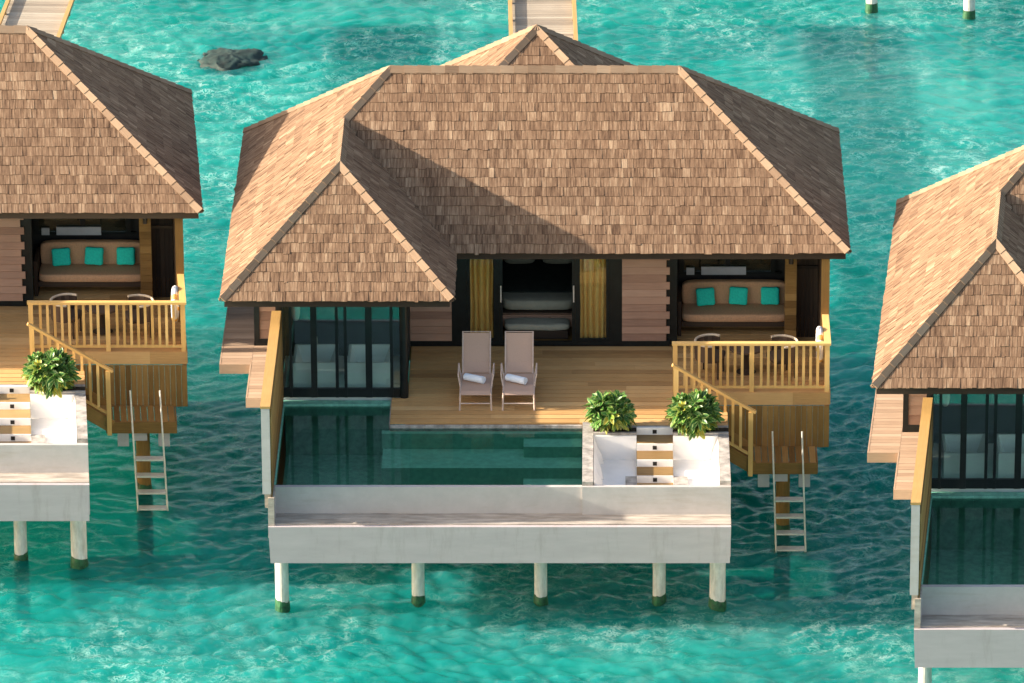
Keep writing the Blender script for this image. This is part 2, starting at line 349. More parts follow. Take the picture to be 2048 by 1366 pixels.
# ------------------------------------------------------------------ roof helpers
def interval(poly, v):
    us = []
    for (a, b), (c, d) in zip(poly, poly[1:] + poly[:1]):
        if abs(b - d) < 1e-9:
            if abs(b - v) < 1e-6: us += [a, c]
        elif min(b, d) - 1e-9 <= v <= max(b, d) + 1e-9: us.append(a + (c - a) * (v - b) / (d - b))
    return (min(us), max(us)) if us else None
def shingles(mb, pts, eave0, eave1, rng, exp=0.222, brk=None):
    """thin split shingles in overlapping courses over the roof plane through pts"""
    O = Vector(eave0); U = (Vector(eave1) - O).normalized(); P = [Vector(p) for p in pts]
    far = max(P, key=lambda p: ((p - O) - U * (p - O).dot(U)).length)
    W = (far - O) - U * (far - O).dot(U); W.normalize(); n = U.cross(W)
    if n.z < 0: n = -n
    poly = [((p - O).dot(U), (p - O).dot(W)) for p in P]; vm = max(q[1] for q in poly)
    i = 0; v = -0.035
    while v < vm - 0.02:
        vt = min(v + exp * 1.45, vm)
        if brk and v < brk - 0.045 and brk < vt + 1e-4: vt = brk - 1e-4
        a = interval(poly, max(v, 0) if not brk or abs(v - brk + 0.04) > 1e-3 else brk + 1e-3); b = interval(poly, min(max(vt, 0), vm))
        nxt = v + exp
        if brk and v < brk and nxt > brk - 0.04: nxt = brk - 0.04 if v < brk - 0.05 else v + exp
        if a is None or b is None: v = nxt; i += 1; continue
        u = a[0] - rng.random() * 0.12 - 0.03; row = rng.uniform(-0.05, 0.05)
        while u < a[1] + 0.03:
            wd = rng.choice((0.07, 0.085, 0.1, 0.115, 0.13, 0.16)) * rng.uniform(0.9, 1.1)
            u0, u1 = u + 0.003, u + wd - 0.003; u += wd
            vb = v + rng.uniform(-0.01, 0.009) - (rng.random() < 0.02) * 0.025
            lo, hi = a[0] - 0.02, a[1] + 0.02; lt, ht = b[0] - 0.02, b[1] + 0.02
            p0, p1 = max(u0, lo), min(u1, hi)
            if p1 - p0 < 0.006: continue
            t0, t1 = min(max(p0, lt), ht), max(min(p1, ht), lt)
            if t1 - t0 < 0.003:
                m_ = (t0 + t1) / 2; t0, t1 = m_ - 0.001, m_ + 0.001
            hb = 0.026 + rng.uniform(-0.005, 0.006); ht_ = 0.004; sk = rng.uniform(-0.004, 0.004)
            f = lambda uu, vv, h: O + U * uu + W * vv + n * h
            th = 0.016
            tone = min(1, max(0, rng.gauss(0.44, 0.105) + row + (0.3 if rng.random() < 0.06 else 0)))
            A, B, C, Dd = f(p0, vb + sk, hb), f(p1, vb - sk, hb), f(t1, vt, ht_ + 0.01), f(t0, vt, ht_ + 0.01)
            A2, B2 = f(p0, vb + sk, hb - th), f(p1, vb - sk, hb - th)
            C2, D2 = f(t1, vt, ht_ - 0.004), f(t0, vt, ht_ - 0.004)
            s1 = 1 if U.cross(W).z > 0 else -1
            def F(q):
                mb.face(q if s1 > 0 else q[::-1], tone, W)
            F([A, B, C, Dd]); F([A2, B2, B, A]); F([D2, Dd, C, C2][::-1] if False else [A2, A, Dd, D2]); F([B, B2, C2, C])
        v = nxt; i += 1
    # sheathing below the shingles
    mb.face([p - n * 0.012 for p in P], 0.05, U)
def caps(mb, p, q, n1, n2, rng, w=0.09, seg=0.27):
    """overlapping cover boards along a hip or ridge from p (low) to q, n1/n2 the plane normals"""
    p = Vector(p); q = Vector(q); d = (q - p); Ln = d.length; d.normalize(); k = max(2, int(Ln / seg)); s = Ln / k
    n1 = Vector(n1).normalized(); n2 = Vector(n2).normalized()
    up = (n1 + n2).normalized()
    for i in range(k):
        tone = min(1, max(0, rng.gauss(0.55, 0.15)))
        a = p + d * (i * s); b = p + d * ((i + 1) * s + 0.05)
        for nn, ot in ((n1, n2), (n2, n1)):
            side = d.cross(nn).normalized()
            if side.dot(ot) > 0: side = -side                  # lie on this plane, away from the other
            A, B = a + up * 0.095, b + up * 0.075
            c = [A, a + side * w + nn * 0.045, b + side * w + nn * 0.03, B]
            lo = [x - nn * 0.022 for x in c]
            if (c[1] - c[0]).cross(c[3] - c[0]).dot(nn) < 0: c = [c[0], c[3], c[2], c[1]]; lo = [lo[0], lo[3], lo[2], lo[1]]
            mb.hexa(lo + c, tone, d)
def boards(mb, x0, x1, y0, y1, z, axis='x', w=0.14, th=0.03, gap=0.007, rng=R):
    """decking boards running along axis"""
    a0, a1 = (y0, y1) if axis == 'x' else (x0, x1)
    k = max(1, round((a1 - a0) / w)); s = (a1 - a0) / k
    for i in range(k):
        b0, b1 = a0 + i * s + gap / 2, a0 + (i + 1) * s - gap / 2
        l0, l1 = (x0, x1) if axis == 'x' else (y0, y1); cuts = [l0]
        x = l0 + rng.uniform(0.8, 3.2)
        while x < l1 - 0.5: cuts.append(x); x += rng.uniform(2.2, 3.6)
        cuts.append(l1)
        for c0, c1 in zip(cuts, cuts[1:]):
            t = min(1, max(0, rng.gauss(0.5, 0.22))); dz = rng.uniform(-0.003, 0)
            if axis == 'x': mb.box(c0, c1 - 0.004, b0, b1, z - th, z + dz, t, (1, 0, 0))
            else: mb.box(b0, b1, c0, c1 - 0.004, z - th, z + dz, t, (0, 1, 0))
def siding(mb, x0, x1, y, z0, z1, h=0.2, notch=0.0, th=0.035, rng=R):
    """horizontal lap boards on a wall facing the front"""
    k = max(1, round((z1 - z0) / h)); s = (z1 - z0) / k
    for i in range(k):
        a, b = z0 + i * s, z0 + (i + 1) * s - 0.014; xe = x1 + (notch if i % 2 else 0.0)
        t = min(1, max(0, rng.gauss(0.5, 0.24)))
        mb.hexa([(x0, y - th - 0.02, a), (xe, y - th - 0.02, a), (xe, y, a), (x0, y, a), (x0, y - th + 0.008, b), (xe, y - th + 0.008, b), (xe, y, b), (x0, y, b)], t, (1, 0, 0))
def vboards(mb, x0, x1, y, z0, z1, w=0.12, th=0.03, rng=R):
    k = max(1, round((x1 - x0) / w)); s = (x1 - x0) / k
    for i in range(k):
        mb.box(x0 + i * s + 0.003, x0 + (i + 1) * s - 0.003, y - th - rng.uniform(0, 0.004), y, z0 + rng.uniform(-0.006, 0.006), z1, min(1, max(0, rng.gauss(0.5, 0.2))), (0, 0, 1))

# ------------------------------------------------------------------ one villa
EZ = 2.4                                               # eave height above the deck
xL, xR, yF, yB, yP, xP = -5.57, 6.66, -1.07, 5.8, -3.62, -1.1
HR = 2.6; rl, rr, yr = -2.45, 3.35, 2.37               # main ridge
tL = HR / (rl - xL); xc = (xL + xP) / 2; HP = tL * (xc - xL)
Apt = (xc, -1.12, EZ + HP); Rpt = (xc, yF + HP * (yr - yF) / HR, EZ + HP)
RL, RR = (rl, yr, EZ + HR), (rr, yr, EZ + HR)
cFL, cBL, cFR, cBR = (xL, yP, EZ), (xL, yB, EZ), (xR, yF, EZ), (xR, yB, EZ)
cPR, cV = (xP, yP, EZ), (xP, yF, EZ)

def pile(mb, ma, x, y, r, ztop, rng):
    mb.tube([(x, y, -DECK - 1.8), (x, y, -DECK - 0.25), (x, y, -DECK + 0.12), (x, y, ztop)], [r * 1.03, r * 1.02, r, r * 0.98], 20, 0.5)
    n = 20; zs = [(-DECK - 1.2, 1.1), (-DECK - 0.1, 1.13), (-DECK + 0.1, 1.1), (-DECK + 0.2, 1.01)]; rings = []
    for z, k in zs:
        rings.append([(x + r * k * rng.uniform(0.99, 1.05) * math.cos(6.2832 * i / n), y + r * k * rng.uniform(0.99, 1.05) * math.sin(6.2832 * i / n), z + ((0.03 * math.sin(6.2832 * i / n + x * 9) + rng.uniform(-0.015, 0.015)) if k < 1.05 else 0)) for i in range(n)])
    for a, b in zip(rings, rings[1:]):
        for i in range(n): ma.face([a[i], a[(i + 1) % n], b[(i + 1) % n], b[i]], rng.random())

def villa(V, which, seed):
    rng = random.Random(seed)
    left, main, right = which == 'left', which == 'main', which == 'right'
    lab = {'main': 'complete shingle roofed villa on stilts in the middle with two tan loungers on its deck',
           'left': 'cut off shingle roofed villa on stilts at the left edge, showing its sofa balcony',
           'right': 'cut off shingle roofed villa on stilts at the right edge, showing its pavilion and pool'}[which]
    vt = thing('overwater_villa', lab, 'villa', (0, 0, -DECK), V, 'overwater villas in the lagoon')
    P = lambda name, mb, mat, par=vt, **k: make(name, mb, mat, par, **k)
    # ---- roofs
    mb = MB()
    shingles(mb, [(xL, yF, EZ), cFR, RR, RL], (xL, yF, EZ), cFR, rng)
    shingles(mb, [cBR, cBL, RL, RR], cBR, cBL, rng, 0.22)
    shingles(mb, [cFR, cBR, RR], cFR, cBR, rng)
    shingles(mb, [cBL, cFL, Apt, Rpt, RL], cBL, cFL, rng, 0.222, math.hypot(HP, xc - xL))
    roof = P('roof', mb, 'shingle')
    mb = MB()
    shingles(mb, [cFL, cPR, Apt], cFL, cPR, rng)
    shingles(mb, [cPR, cV, Rpt, Apt], cPR, cV, rng)
    proof = P('pavilion_roof', mb, 'shingle')
    # the entrance roof behind the ridge
    ax, ay, az = 0.485, 3.4, 5.51; sl = 0.8; hw = (az - EZ) / sl
    e = [(ax - hw, ay - hw, EZ), (ax + hw, ay - hw, EZ), (ax + hw, ay + hw, EZ), (ax - hw, ay + hw, EZ)]; ap = (ax, ay, az)
    bs = HR / (yB - yr)                                 # slope of the back roof plane, where the valleys run
    sv = (az - EZ - HR + bs * (ay - yr)) / (sl + bs)
    hv = [(ax - sv, ay - sv, az - sl * sv), (ax + sv, ay - sv, az - sl * sv)]
    ev = [(ax - hw, yB, EZ), (ax + hw, yB, EZ)]
    mb = MB()
    shingles(mb, [hv[0], hv[1], ap], hv[0], hv[1], rng)
    shingles(mb, [ev[1], e[2], ap, hv[1]], ev[1], e[2], rng); shingles(mb, [e[2], e[3], ap], e[2], e[3], rng, 0.3); shingles(mb, [e[3], ev[0], hv[0], ap], e[3], ev[0], rng)
    eroof = P('entrance_roof', mb, 'shingle')
    nF = Vector((0, -HR, yr - yF)); nB = Vector((0, HR, yB - yr)); nL = Vector((-HR, 0, rl - xL)); nR = Vector((HR, 0, xR - rr))
    nPR = Vector((HP, 0, xP - xc)); nPF = Vector((0, -HP, Apt[1] - yP))
    mb = MB(); hipF = Vector(RL) - Vector(Rpt)
    caps(mb, Rpt, RL, nL, nF, rng); caps(mb, cFR, RR, nR, nF, rng); caps(mb, cBR, RR, nR, nB, rng, 0.06); caps(mb, cBL, RL, nL, nB, rng, 0.06)
    caps(mb, RL, RR, nF, nB, rng, 0.11)
    P('ridge_boards', mb, 'cap', roof)
    mb = MB(); caps(mb, cFL, Apt, nL, nPF, rng); caps(mb, cPR, Apt, nPR, nPF, rng); caps(mb, Apt, Rpt, nL, nPR, rng, 0.1, 0.12)
    P('ridge_boards', mb, 'cap', proof)
    mb = MB()
    for k, a, b in ((0, (-.8, 0, 1), (0, -.8, 1)), (1, (.8, 0, 1), (0, -.8, 1)), (2, (.8, 0, 1), (0, .8, 1)), (3, (-.8, 0, 1), (0, .8, 1))):
        caps(mb, hv[k] if k < 2 else e[k], ap, a, b, rng)
    P('ridge_boards', mb, 'cap', eroof)
    # eave fascia and soffit
    mb = MB(); z = EZ
    mb.box(xP + 0.02, xR - 0.05, yF + 0.05, yF + 0.09, z - 0.16, z - 0.02); mb.box(xR - 0.09, xR - 0.05, yF + 0.092, yB - 0.05, z - 0.16, z - 0.02)
    mb.box(xL + 0.05, xL + 0.09, yP + 0.092, yB - 0.05, z - 0.16, z - 0.02); mb.box(xL + 0.05, xP - 0.05, yP + 0.05, yP + 0.09, z - 0.16, z - 0.02)
    mb.box(xP - 0.09, xP - 0.05, yP + 0.092, yF + 0.048, z - 0.16, z - 0.02); mb.box(xL + 0.092, xR - 0.092, yB - 0.09, yB - 0.05, z - 0.16, z - 0.02)
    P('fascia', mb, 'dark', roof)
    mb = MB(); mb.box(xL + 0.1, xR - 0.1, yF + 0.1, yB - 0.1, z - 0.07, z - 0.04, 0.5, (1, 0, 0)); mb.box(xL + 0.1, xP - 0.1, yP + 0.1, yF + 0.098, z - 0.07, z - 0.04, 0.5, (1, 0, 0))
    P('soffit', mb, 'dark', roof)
    # ---- house shell
    mb = MB()
    mb.box(-5.14, -5.05, 0.02, 5.2, -0.25, z - 0.07); mb.box(-5.14, 6.2, 5.1, 5.2, -0.25, z - 0.075); mb.box(6.12, 6.2, 1.62, 5.098, -0.25, z - 0.07)
    mb.box(3.22, 3.3, 0.05, 1.6, 0, z - 0.075); mb.box(3.22, 6.19, 1.55, 1.6, 0, z - 0.076); mb.box(-5.048, -2.1, 0.5, 0.55, 0, z - 0.077)
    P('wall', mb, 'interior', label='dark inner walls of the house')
    mb = MB(); boards(mb, -5.04, 3.2, 0.05, 5.1, 0.0, 'x', 0.16, 0.03, 0.006, rng); P('floor', mb, 'brown')
    mb = MB(); siding(mb, -2.03, -1.2, 0.0, 0.11, z - 0.08, 0.155, 0, rng=rng); P('siding', mb, 'siding'); mb = MB(); siding(mb, 2.2, 3.08, 0.0, 0.11, z - 0.08, 0.155, 0.07, rng=rng)
    P('siding', mb, 'siding')
    mb = MB(); siding(mb, -5.05, -4.66, 0.05, 0.14, z - 0.3, 0.19, 0, rng=rng); q = P('shower_panel', mb, 'siding')
    mb = MB(); mb.box(-5.15, -5.04, -0.02, 0.06, 0.0, z - 0.1); mb.box(-5.04, -4.64, -0.022, 0.06, 0.0, 0.14); mb.box(-5.04, -4.64, -0.022, 0.06, z - 0.3, z - 0.1); mb.box(-4.66, -4.58, -0.02, 0.06, 0.141, z - 0.31)
    P('frame', mb, 'black', q)
    mb = MB(); mb.box(-2.03, -1.2, -0.05, 0.02, 0.0, 0.105); P('plinth', mb, 'black'); mb = MB(); mb.box(2.2, 3.15, -0.05, 0.02, 0.0, 0.105); P('plinth', mb, 'black')
    mb = MB(); mb.box(3.09, 3.3, 0.02, 0.1, 0.0, z - 0.08); P('post', mb, 'black')
    # ---- sliding doors and side lights
    mb = MB()
    for a, b in ((-1.2, -0.9), (1.95, 2.2)): mb.box(a, b, -0.04, 0.04, 0, z - 0.08)
    mb.box(-0.9, 1.95, -0.03, 0.05, 0, 0.08); mb.box(-0.9, 1.95, -0.03, 0.05, z - 0.18, z - 0.08)
    P('door_frame', mb, 'black')
    for a, b in ((-0.9, -0.18), (1.2, 1.95)):
        mb = MB()
        for c in (a, b - 0.07): mb.box(c + 0.001, c + 0.069, -0.02, 0.02, 0.081, z - 0.181)
        if a < 0: mb.box(-0.36, -0.252, -0.022, 0.022, 0.082, z - 0.182)
        else: mb.box(1.272, 1.36, -0.022, 0.022, 0.082, z - 0.182)
        mb.box(a + 0.07, b - 0.07, -0.018, 0.018, 0.083, 0.15); mb.box(a + 0.07, b - 0.07, -0.018, 0.018, z - 0.25, z - 0.183)
        d = P('sliding_door', mb, 'black')
        mb = MB(); mb.box(a + 0.07, b - 0.07, -0.006, 0.0, 0.15, z - 0.25); P('pane', mb, 'clearglass', d)
        hx = -0.215 if a < 0 else 1.235
        mb = MB(); mb.beam((hx, -0.07, 0.95), (hx, -0.07, 1.3), 0.025, 0.025, (0, 1, 0)); mb.box(hx - 0.01, hx + 0.01, -0.06, -0.021, 0.97, 1.0); mb.box(hx - 0.01, hx + 0.01, -0.06, -0.021, 1.25, 1.28)
        P('handle', mb, 'steel', d)
    # ---- pavilion
    mb = MB()
    px = [-4.5, -4.44, -4.32, -4.27, -3.9, -3.78, -3.42, -3.36, -3.25, -3.19, -2.83, -2.7, -2.35, -2.29, -2.12, -2.03]
    for a, b in zip(px[::2], px[1::2]): mb.box(a, b, -2.75, -2.67, 0.0, z - 0.08)
    mb.box(-4.5, -2.03, -2.735, -2.68, 0.0, 0.19); mb.box(-4.5, -2.03, -2.735, -2.68, z - 0.16, z - 0.082)
    win = P('bathroom_window', mb, 'black')
    for a, b in zip(px[1:-1:2], px[2:-1:2]):
        mb = MB(); mb.box(a, b, -2.71, -2.7, 0.19, z - 0.16); P('pane', mb, 'glass', win)
    mb = MB(); mb.tube([(-2.08, -2.72, 0.0), (-2.08, -2.72, z - 0.09)], 0.085, 14); P('corner_post', mb, 'black')
    mb = MB(); mb.box(-2.1, -2.03, -0.9, 0.0, 0, z - 0.08); mb.box(-4.58, -4.51, -2.7, -0.03, 0, z - 0.08); mb.box(-4.5, -2.1, -0.62, -0.56, 0, z - 0.08); pass
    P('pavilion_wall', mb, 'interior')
    mb = MB(); mb.box(-4.5, -2.04, -2.66, -0.625, -0.2, 0.02); P('pavilion_floor', mb, 'tub')  # floor made white so it throws light up at the tubs
    mb = MB(); mb.box(-4.5, -2.1, -2.66, -0.63, z - 0.11, z - 0.08); P('bounce_ceiling', mb, 'tub')  # white ceiling added to bounce light down onto the tubs
    mb = MB(); mb.box(-2.1, -2.03, -1.78, -1.7, 0, z - 0.08); mb.box(-2.1, -2.03, -2.66, -1.78, 0.021, 0.12); mb.box(-2.1, -2.03, -1.7, -0.9, 0.021, 0.12); fw = P('added_side_window', mb, 'black')  # side glazing added in place of a wall to let light onto the tubs
    mb = MB(); mb.box(-2.07, -2.064, -2.66, -1.78, 0.12, z - 0.09); mb.box(-2.07, -2.064, -1.7, -0.9, 0.12, z - 0.09); P('pane', mb, 'clearglass', fw)  # panes of the added side window
    # ---- decks
    mb = MB(); boards(mb, -2.0, 3.2, -2.75, -0.06, 0.0, 'x', 0.2, 0.035, 0.024, rng); boards(mb, -2.32, 3.2, -4.03, -2.75, 0.0, 'x', 0.2, 0.035, 0.024, rng); boards(mb, 1.42, 4.25, -4.16, -4.032, 0.0, 'x', 0.2, 0.035, 0.024, rng)
    boards(mb, 3.2, 4.25, -4.03, -3.46, 0.0, 'x', 0.2, 0.035, 0.024, rng)
    mb.box(-2.02, 3.19, -4.0, 0.0, -0.3, -0.04, 0.3)
    P('deck', mb, 'deck')
    mb = MB(); boards(mb, 3.2, 6.26, -2.47, 1.55, 0.003, 'x', 0.2, 0.035, 0.024, rng); P('balcony_floor', mb, 'deck')
    mb = MB()
    boards(mb, -5.77, -5.16, -1.0, 5.0, 0.0, 'x', 0.15, 0.03, 0.007, rng); boards(mb, -5.16, -4.6, -2.75, -0.03, 0.0, 'x', 0.15, 0.03, 0.007, rng)
    for x0, x1, y in ((-5.77, -5.165, -1.0), (-5.16, -4.66, -2.75)): mb.box(x0, x1, y - 0.03, y - 0.002, -0.2, 0.002, 0.55)
    mb.box(-5.8, -5.772, -1.03, 5.0, -0.2, 0.002, 0.55); mb.box(-5.19, -5.162, -2.78, -1.032, -0.2, 0.002, 0.55); mb.box(-5.7, -4.62, -0.9, 4.9, -0.22, -0.032, 0.2); mb.box(-5.15, -4.62, -2.7, -0.902, -0.221, -0.033, 0.2)
    P('side_deck', mb, 'sidedeck')
    mb = MB(); mb.box(3.22, 5.55, -2.5, -2.472, -0.26, -0.002, 0.75); mb.box(5.55, 6.27, -2.5, -2.472, -0.26, -0.002, 0.25); mb.box(6.265, 6.29, -2.47, 1.6, -0.26, -0.002, 0.5); P('balcony_fascia', mb, 'deck')
    mb = MB(); vboards(mb, 3.3, 6.27, -2.52, -1.14, -0.265, 0.11, 0.03, rng); mb.box(6.24, 6.27, -2.515, 1.0, -1.14, -0.262, 0.4, (0, 0, 1)); P('skirt', mb, 'brown')
    # alcove posts and slats
    mb = MB(); siding(mb, 5.45, 5.68, 0.3, 0.0, z - 0.08, 0.155, 0, 0.22, rng); P('alcove_post', mb, 'brown')
    mb = MB(); mb.box(6.14, 6.3, -0.93, -0.8, 0.0, z - 0.08); P('corner_post', mb, 'brown')
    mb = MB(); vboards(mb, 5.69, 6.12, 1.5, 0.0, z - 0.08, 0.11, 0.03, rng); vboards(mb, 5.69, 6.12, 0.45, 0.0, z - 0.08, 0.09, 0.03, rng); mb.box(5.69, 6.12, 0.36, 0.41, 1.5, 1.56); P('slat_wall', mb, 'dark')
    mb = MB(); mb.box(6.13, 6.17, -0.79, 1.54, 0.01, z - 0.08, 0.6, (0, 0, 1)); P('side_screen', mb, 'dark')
    mb = MB()
    for a in (3.35, 4.28, 5.2): mb.box(a, a + 0.1, 1.46, 1.54, 1.0, z - 0.08)
    mb.box(3.35, 5.4, 1.465, 1.54, 0.95, 0.998)
    wn = P('alcove_window', mb, 'black')
    mb = MB(); mb.box(3.45, 5.2, 1.5, 1.51, 1.0, z - 0.1); P('pane', mb, 'clearglass', wn)
    mb = MB(); mb.box(3.5, 3.66, 1.42, 1.455, 0.95, 1.1); P('wall_panel', mb, 'panelwhite'); mb = MB(); mb.box(3.8, 4.7, 1.42, 1.455, 0.95, 1.12); P('wall_panel', mb, 'panelwhite')
    lz = 2.02; mb = MB(); mb.tube([(5.565, 0.02, lz - 0.28), (5.565, 0.02, lz)], 0.045, 12); mb.box(5.545, 5.585, 0.05, 0.085, lz - 0.2, lz - 0.1); wl = P('wall_lamp', mb, 'lamp')
    mb = MB(); mb.tube([(5.565, 0.02, lz + 0.001), (5.565, 0.02, lz + 0.03)], [0.04, 0.03], 12); P('bulb', mb, 'glow', wl)
    # ---- steps down to the landing
    mb = MB()
    for i in range(5): mb.box(3.3 + i * 0.27, 3.3 + i * 0.27 + 0.29, -3.38, -2.54, -0.22 * (i + 1) - 0.05, -0.22 * (i + 1) - 0.01)
    mb.beam((3.22, -3.42, -0.22), (4.75, -3.42, -1.2), 0.05, 0.26); mb.beam((3.22, -2.545, -0.22), (4.75, -2.545, -1.2), 0.04, 0.26)
    P('landing_steps', mb, 'brown')
    mb = MB(); boards(mb, 4.66, 6.0, -3.4, -2.56, -1.11, 'y', 0.13, 0.03, 0.012, rng); ld = P('landing', mb, 'brown')
    mb = MB(); mb.box(4.64, 6.02, -3.44, -3.41, -1.34, -1.105, 0.3); mb.box(6.005, 6.03, -3.405, -2.6, -1.34, -1.11, 0.3); mb.box(4.7, 5.98, -3.35, -3.25, -1.33, -1.15, 0.2); P('fascia', mb, 'brown', ld)
    for a, b in ((4.86, 5.08), (5.16, 5.44), (5.66, 5.88)):
        mb = MB(); mb.box(a, b, -3.38, -3.2, -1.64 if a != 5.16 else -1.52, -1.345); P('bracket', mb, 'white', ld)
    mp, ma = MB(), MB(); pile(mp, ma, 5.36, -2.95, 0.14, -1.35, rng); pl = P('landing_pile', mp, 'brown'); P('algae', ma, 'algae', pl)
    # ---- pool terrace
    x0, x1, xp, xq, xw = -4.54, 4.25, 1.42, 1.63, 4.05
    mb = MB()
    mb.box(-4.46, -2.3, -2.765, -2.745, -1.25, -0.31); mb.box(-2.34, -2.32, -4.03, -2.77, -1.25, -0.31); mb.box(-2.318, 1.42, -4.034, -4.01, -1.25, -0.31); mb.box(-4.48, -4.42, -6.9, -2.75, -1.25, -0.06)
    mb.box(-4.42, xp, -6.9, -2.77, -1.3, -1.22)
    P('pool_basin', mb, 'pooltile')
    mb = MB(); mb.box(-2.46, xp - 0.002, -5.15, -4.04, -1.2, -0.48); mb.box(-2.48, xp - 0.002, -4.2, -4.035, -0.475, -0.16); P('pool_bench', mb, 'poolstep')
    mb = MB(); mb.box(0.28, xp - 0.004, -4.62, -4.202, -0.478, -0.26); mb.box(0.28, xp - 0.004, -5.6, -5.152, -1.2, -0.7); mb.box(0.28, xp - 0.004, -6.0, -5.602, -1.2, -0.92); P('pool_steps', mb, 'poolstep')
    mb = MB(); mb.face([(-4.43, -6.88, -0.1), (xp, -6.88, -0.1), (xp, -4.05, -0.1), (-2.34, -4.05, -0.1), (-2.34, -2.96, -0.1), (-4.43, -2.96, -0.1)]); P('pool_water', mb, 'pool')
    mb = MB(); x = -4.46
    while x < -2.34: q = min(x + rng.uniform(0.3, 0.6), -2.33); mb.box(x, q - 0.004, -2.96, -2.765, -0.3, -0.05 - rng.uniform(0, 0.004)); x = q
    P('pool_ledge', mb, 'pooltile')
    mb = MB(); x = -2.32
    while x < xp: q = min(x + rng.uniform(0.25, 0.6), xp); mb.box(x, q - 0.006, -4.075 - rng.uniform(0, 0.006), -4.035, -0.3, -0.038, rng.random()); x = q
    x = -2.77
    while x < -4.05 + 0.9 and False: break
    y = -4.03
    while y < -2.8: q = min(y + rng.uniform(0.25, 0.5), -2.78); mb.box(-2.345, -2.322, y, q - 0.006, -0.3, -0.038); y = q
    y = -7.0
    while y < -4.1: q = min(y + rng.uniform(0.3, 0.7), -4.035); mb.box(xp + 0.002, xq, y + 0.005, q, -0.1, 0.015 + rng.uniform(0, 0.006), rng.random()); y = q
    mb.box(xq + 0.002, 4.25, -4.24, -4.17, -0.1, 0.0, 0.2)
    P('coping', mb, 'stone')
    mb = MB()      # weir walls, catch ledge and outer beam
    mb.box(-4.42, xp, -7.0, -6.9, -0.66, -0.085); mb.box(xp + 0.002, x1, -7.06, -6.96, -0.66, -0.06)
    mb.box(xp + 0.002, xq - 0.01, -6.958, -4.05, -1.25, -0.102)
    P('parapet', mb, 'white')
    mb = MB(); mb.box(x0 + 0.12, x1, -7.5, -7.0, -0.9, -0.63, 0.5); mb.box(x0 + 0.001, x0 + 0.118, -7.55, -6.9, -0.9, -0.08, 0.5); P('overflow_ledge', mb, 'ledge')
    mb = MB()
    zb, zt = -1.42, -0.655
    mb.hexa([(x0 + 0.03, -7.56, zb), (x1 - 0.02, -7.56, zb), (x1 - 0.02, -7.3, zb), (x0 + 0.03, -7.3, zb), (x0, -7.6, zt), (x1, -7.6, zt), (x1, -7.502, zt), (x0, -7.502, zt)], 0.5)
    mb.box(x0 + 0.02, x0 + 0.12, -7.3, -2.8, -1.4, -0.25); mb.box(x1 - 0.1, x1, -7.3, -4.2, -1.4, -0.67); mb.box(x0 + 0.12, x1 - 0.1, -7.3, -4.2, -1.4, -1.31)
    P('outer_beam', mb, 'beam')
    # sunken seating pit
    for a, b in ((xq, 2.466), (3.174, xw)):
        mb = MB(); mb.box(a, b, -6.96, -4.7, -0.85, -0.5); P('sunken_seat', mb, 'pitwhite')
        mb = MB(); mb.box(a, b, -4.698, -4.662, -0.85, 0.0); P('seat_back', mb, 'pitwhite')
    mb = MB(); mb.box(2.467, 3.173, -6.96, -4.3, -0.9, -0.8); P('pit_floor', mb, 'pitwhite')
    mb = MB()
    def skirt(xa, xb, sgn):
        n = 26
        for i in range(n):
            ya, yb = -4.72 - 2.2 * i / n, -4.72 - 2.2 * (i + 1) / n
            f = lambda y: 0.035 * math.sin(y * 9 + sgn) + 0.03 * math.sin(y * 23) + 0.02 * math.sin(y * 41)
            mb.face([(xa, ya, 0.0), (xb + sgn * f(ya), ya, -0.3), (xb + sgn * f(yb), yb, -0.3), (xa, yb, 0.0)][::-int(sgn)], 0.5)
            mb.face([(xb + sgn * f(ya), ya, -0.3), (xb + sgn * (0.04 + 1.4 * f(ya)), ya, -0.55), (xb + sgn * (0.04 + 1.4 * f(yb)), yb, -0.55), (xb + sgn * f(yb), yb, -0.3)][::-int(sgn)], 0.5)
    skirt(xq + 0.01, xq + 0.1, 1.0); P('seat_cloth', mb, 'pitwhite', smooth=True, weld=True)
    mb = MB(); skirt(xw - 0.01, xw - 0.1, -1.0); P('seat_cloth', mb, 'pitwhite', smooth=True, weld=True)
    mb = MB(); mb.box(xw, x1, -6.96, -4.665, -1.3, 0.03); P('side_wall', mb, 'stone')
    # planter behind the pit
    for a, b in ((xq + 0.002, 2.466), (3.174, x1)):
        mb = MB(); mb.box(a, b, -4.66, -4.6, -0.1, 0.05, 0.4); P('planter_edge', mb, 'stone')
        mb = MB(); mb.box(a, b, -4.598, -4.242, -0.2, -0.02); P('planter_soil', mb, 'soil')
    sx0, sx1 = 2.47, 3.17
    for i in range(5):
        z1 = 0.03 - 0.15 * i; ya = -4.34 - 0.44 * i
        mb = MB(); mb.box(sx0, sx1, ya - 0.02, ya + 0.04, z1 - 0.15, z1); q = P('pit_riser', mb, 'pitwhite')
        mb = MB(); mb.box(2.78, 2.86, ya - 0.026, ya - 0.021, z1 - 0.12, z1 - 0.04); P('step_opening', mb, 'cable', q)
        mb = MB(); mb.box(sx0, sx1, ya - 0.44, ya - 0.022, z1 - 0.19, z1 - 0.145, None, (1, 0, 0)); P('pit_tread', mb, 'treads')
    for a, b in ((2.25, 2.466), (3.174, 3.45)):
        mb = MB(); mb.box(a, b, -6.06, -5.62, -0.498, -0.45); P('side_step', mb, 'stone')
    # piles below the terrace
    for x, y, r in ((-4.35, -6.6, 0.13), (-1.74, -6.4, 0.125), (0.62, -6.35, 0.125), (2.9, -6.3, 0.125), (4.02, -6.55, 0.155)):
        if left and x < 2: continue
        if right and x > -3: continue
        mp, ma = MB(), MB(); pile(mp, ma, x, y, r, -1.4, rng); q = P('pile', mp, 'pile', smooth=False); P('algae', ma, 'algae', q)
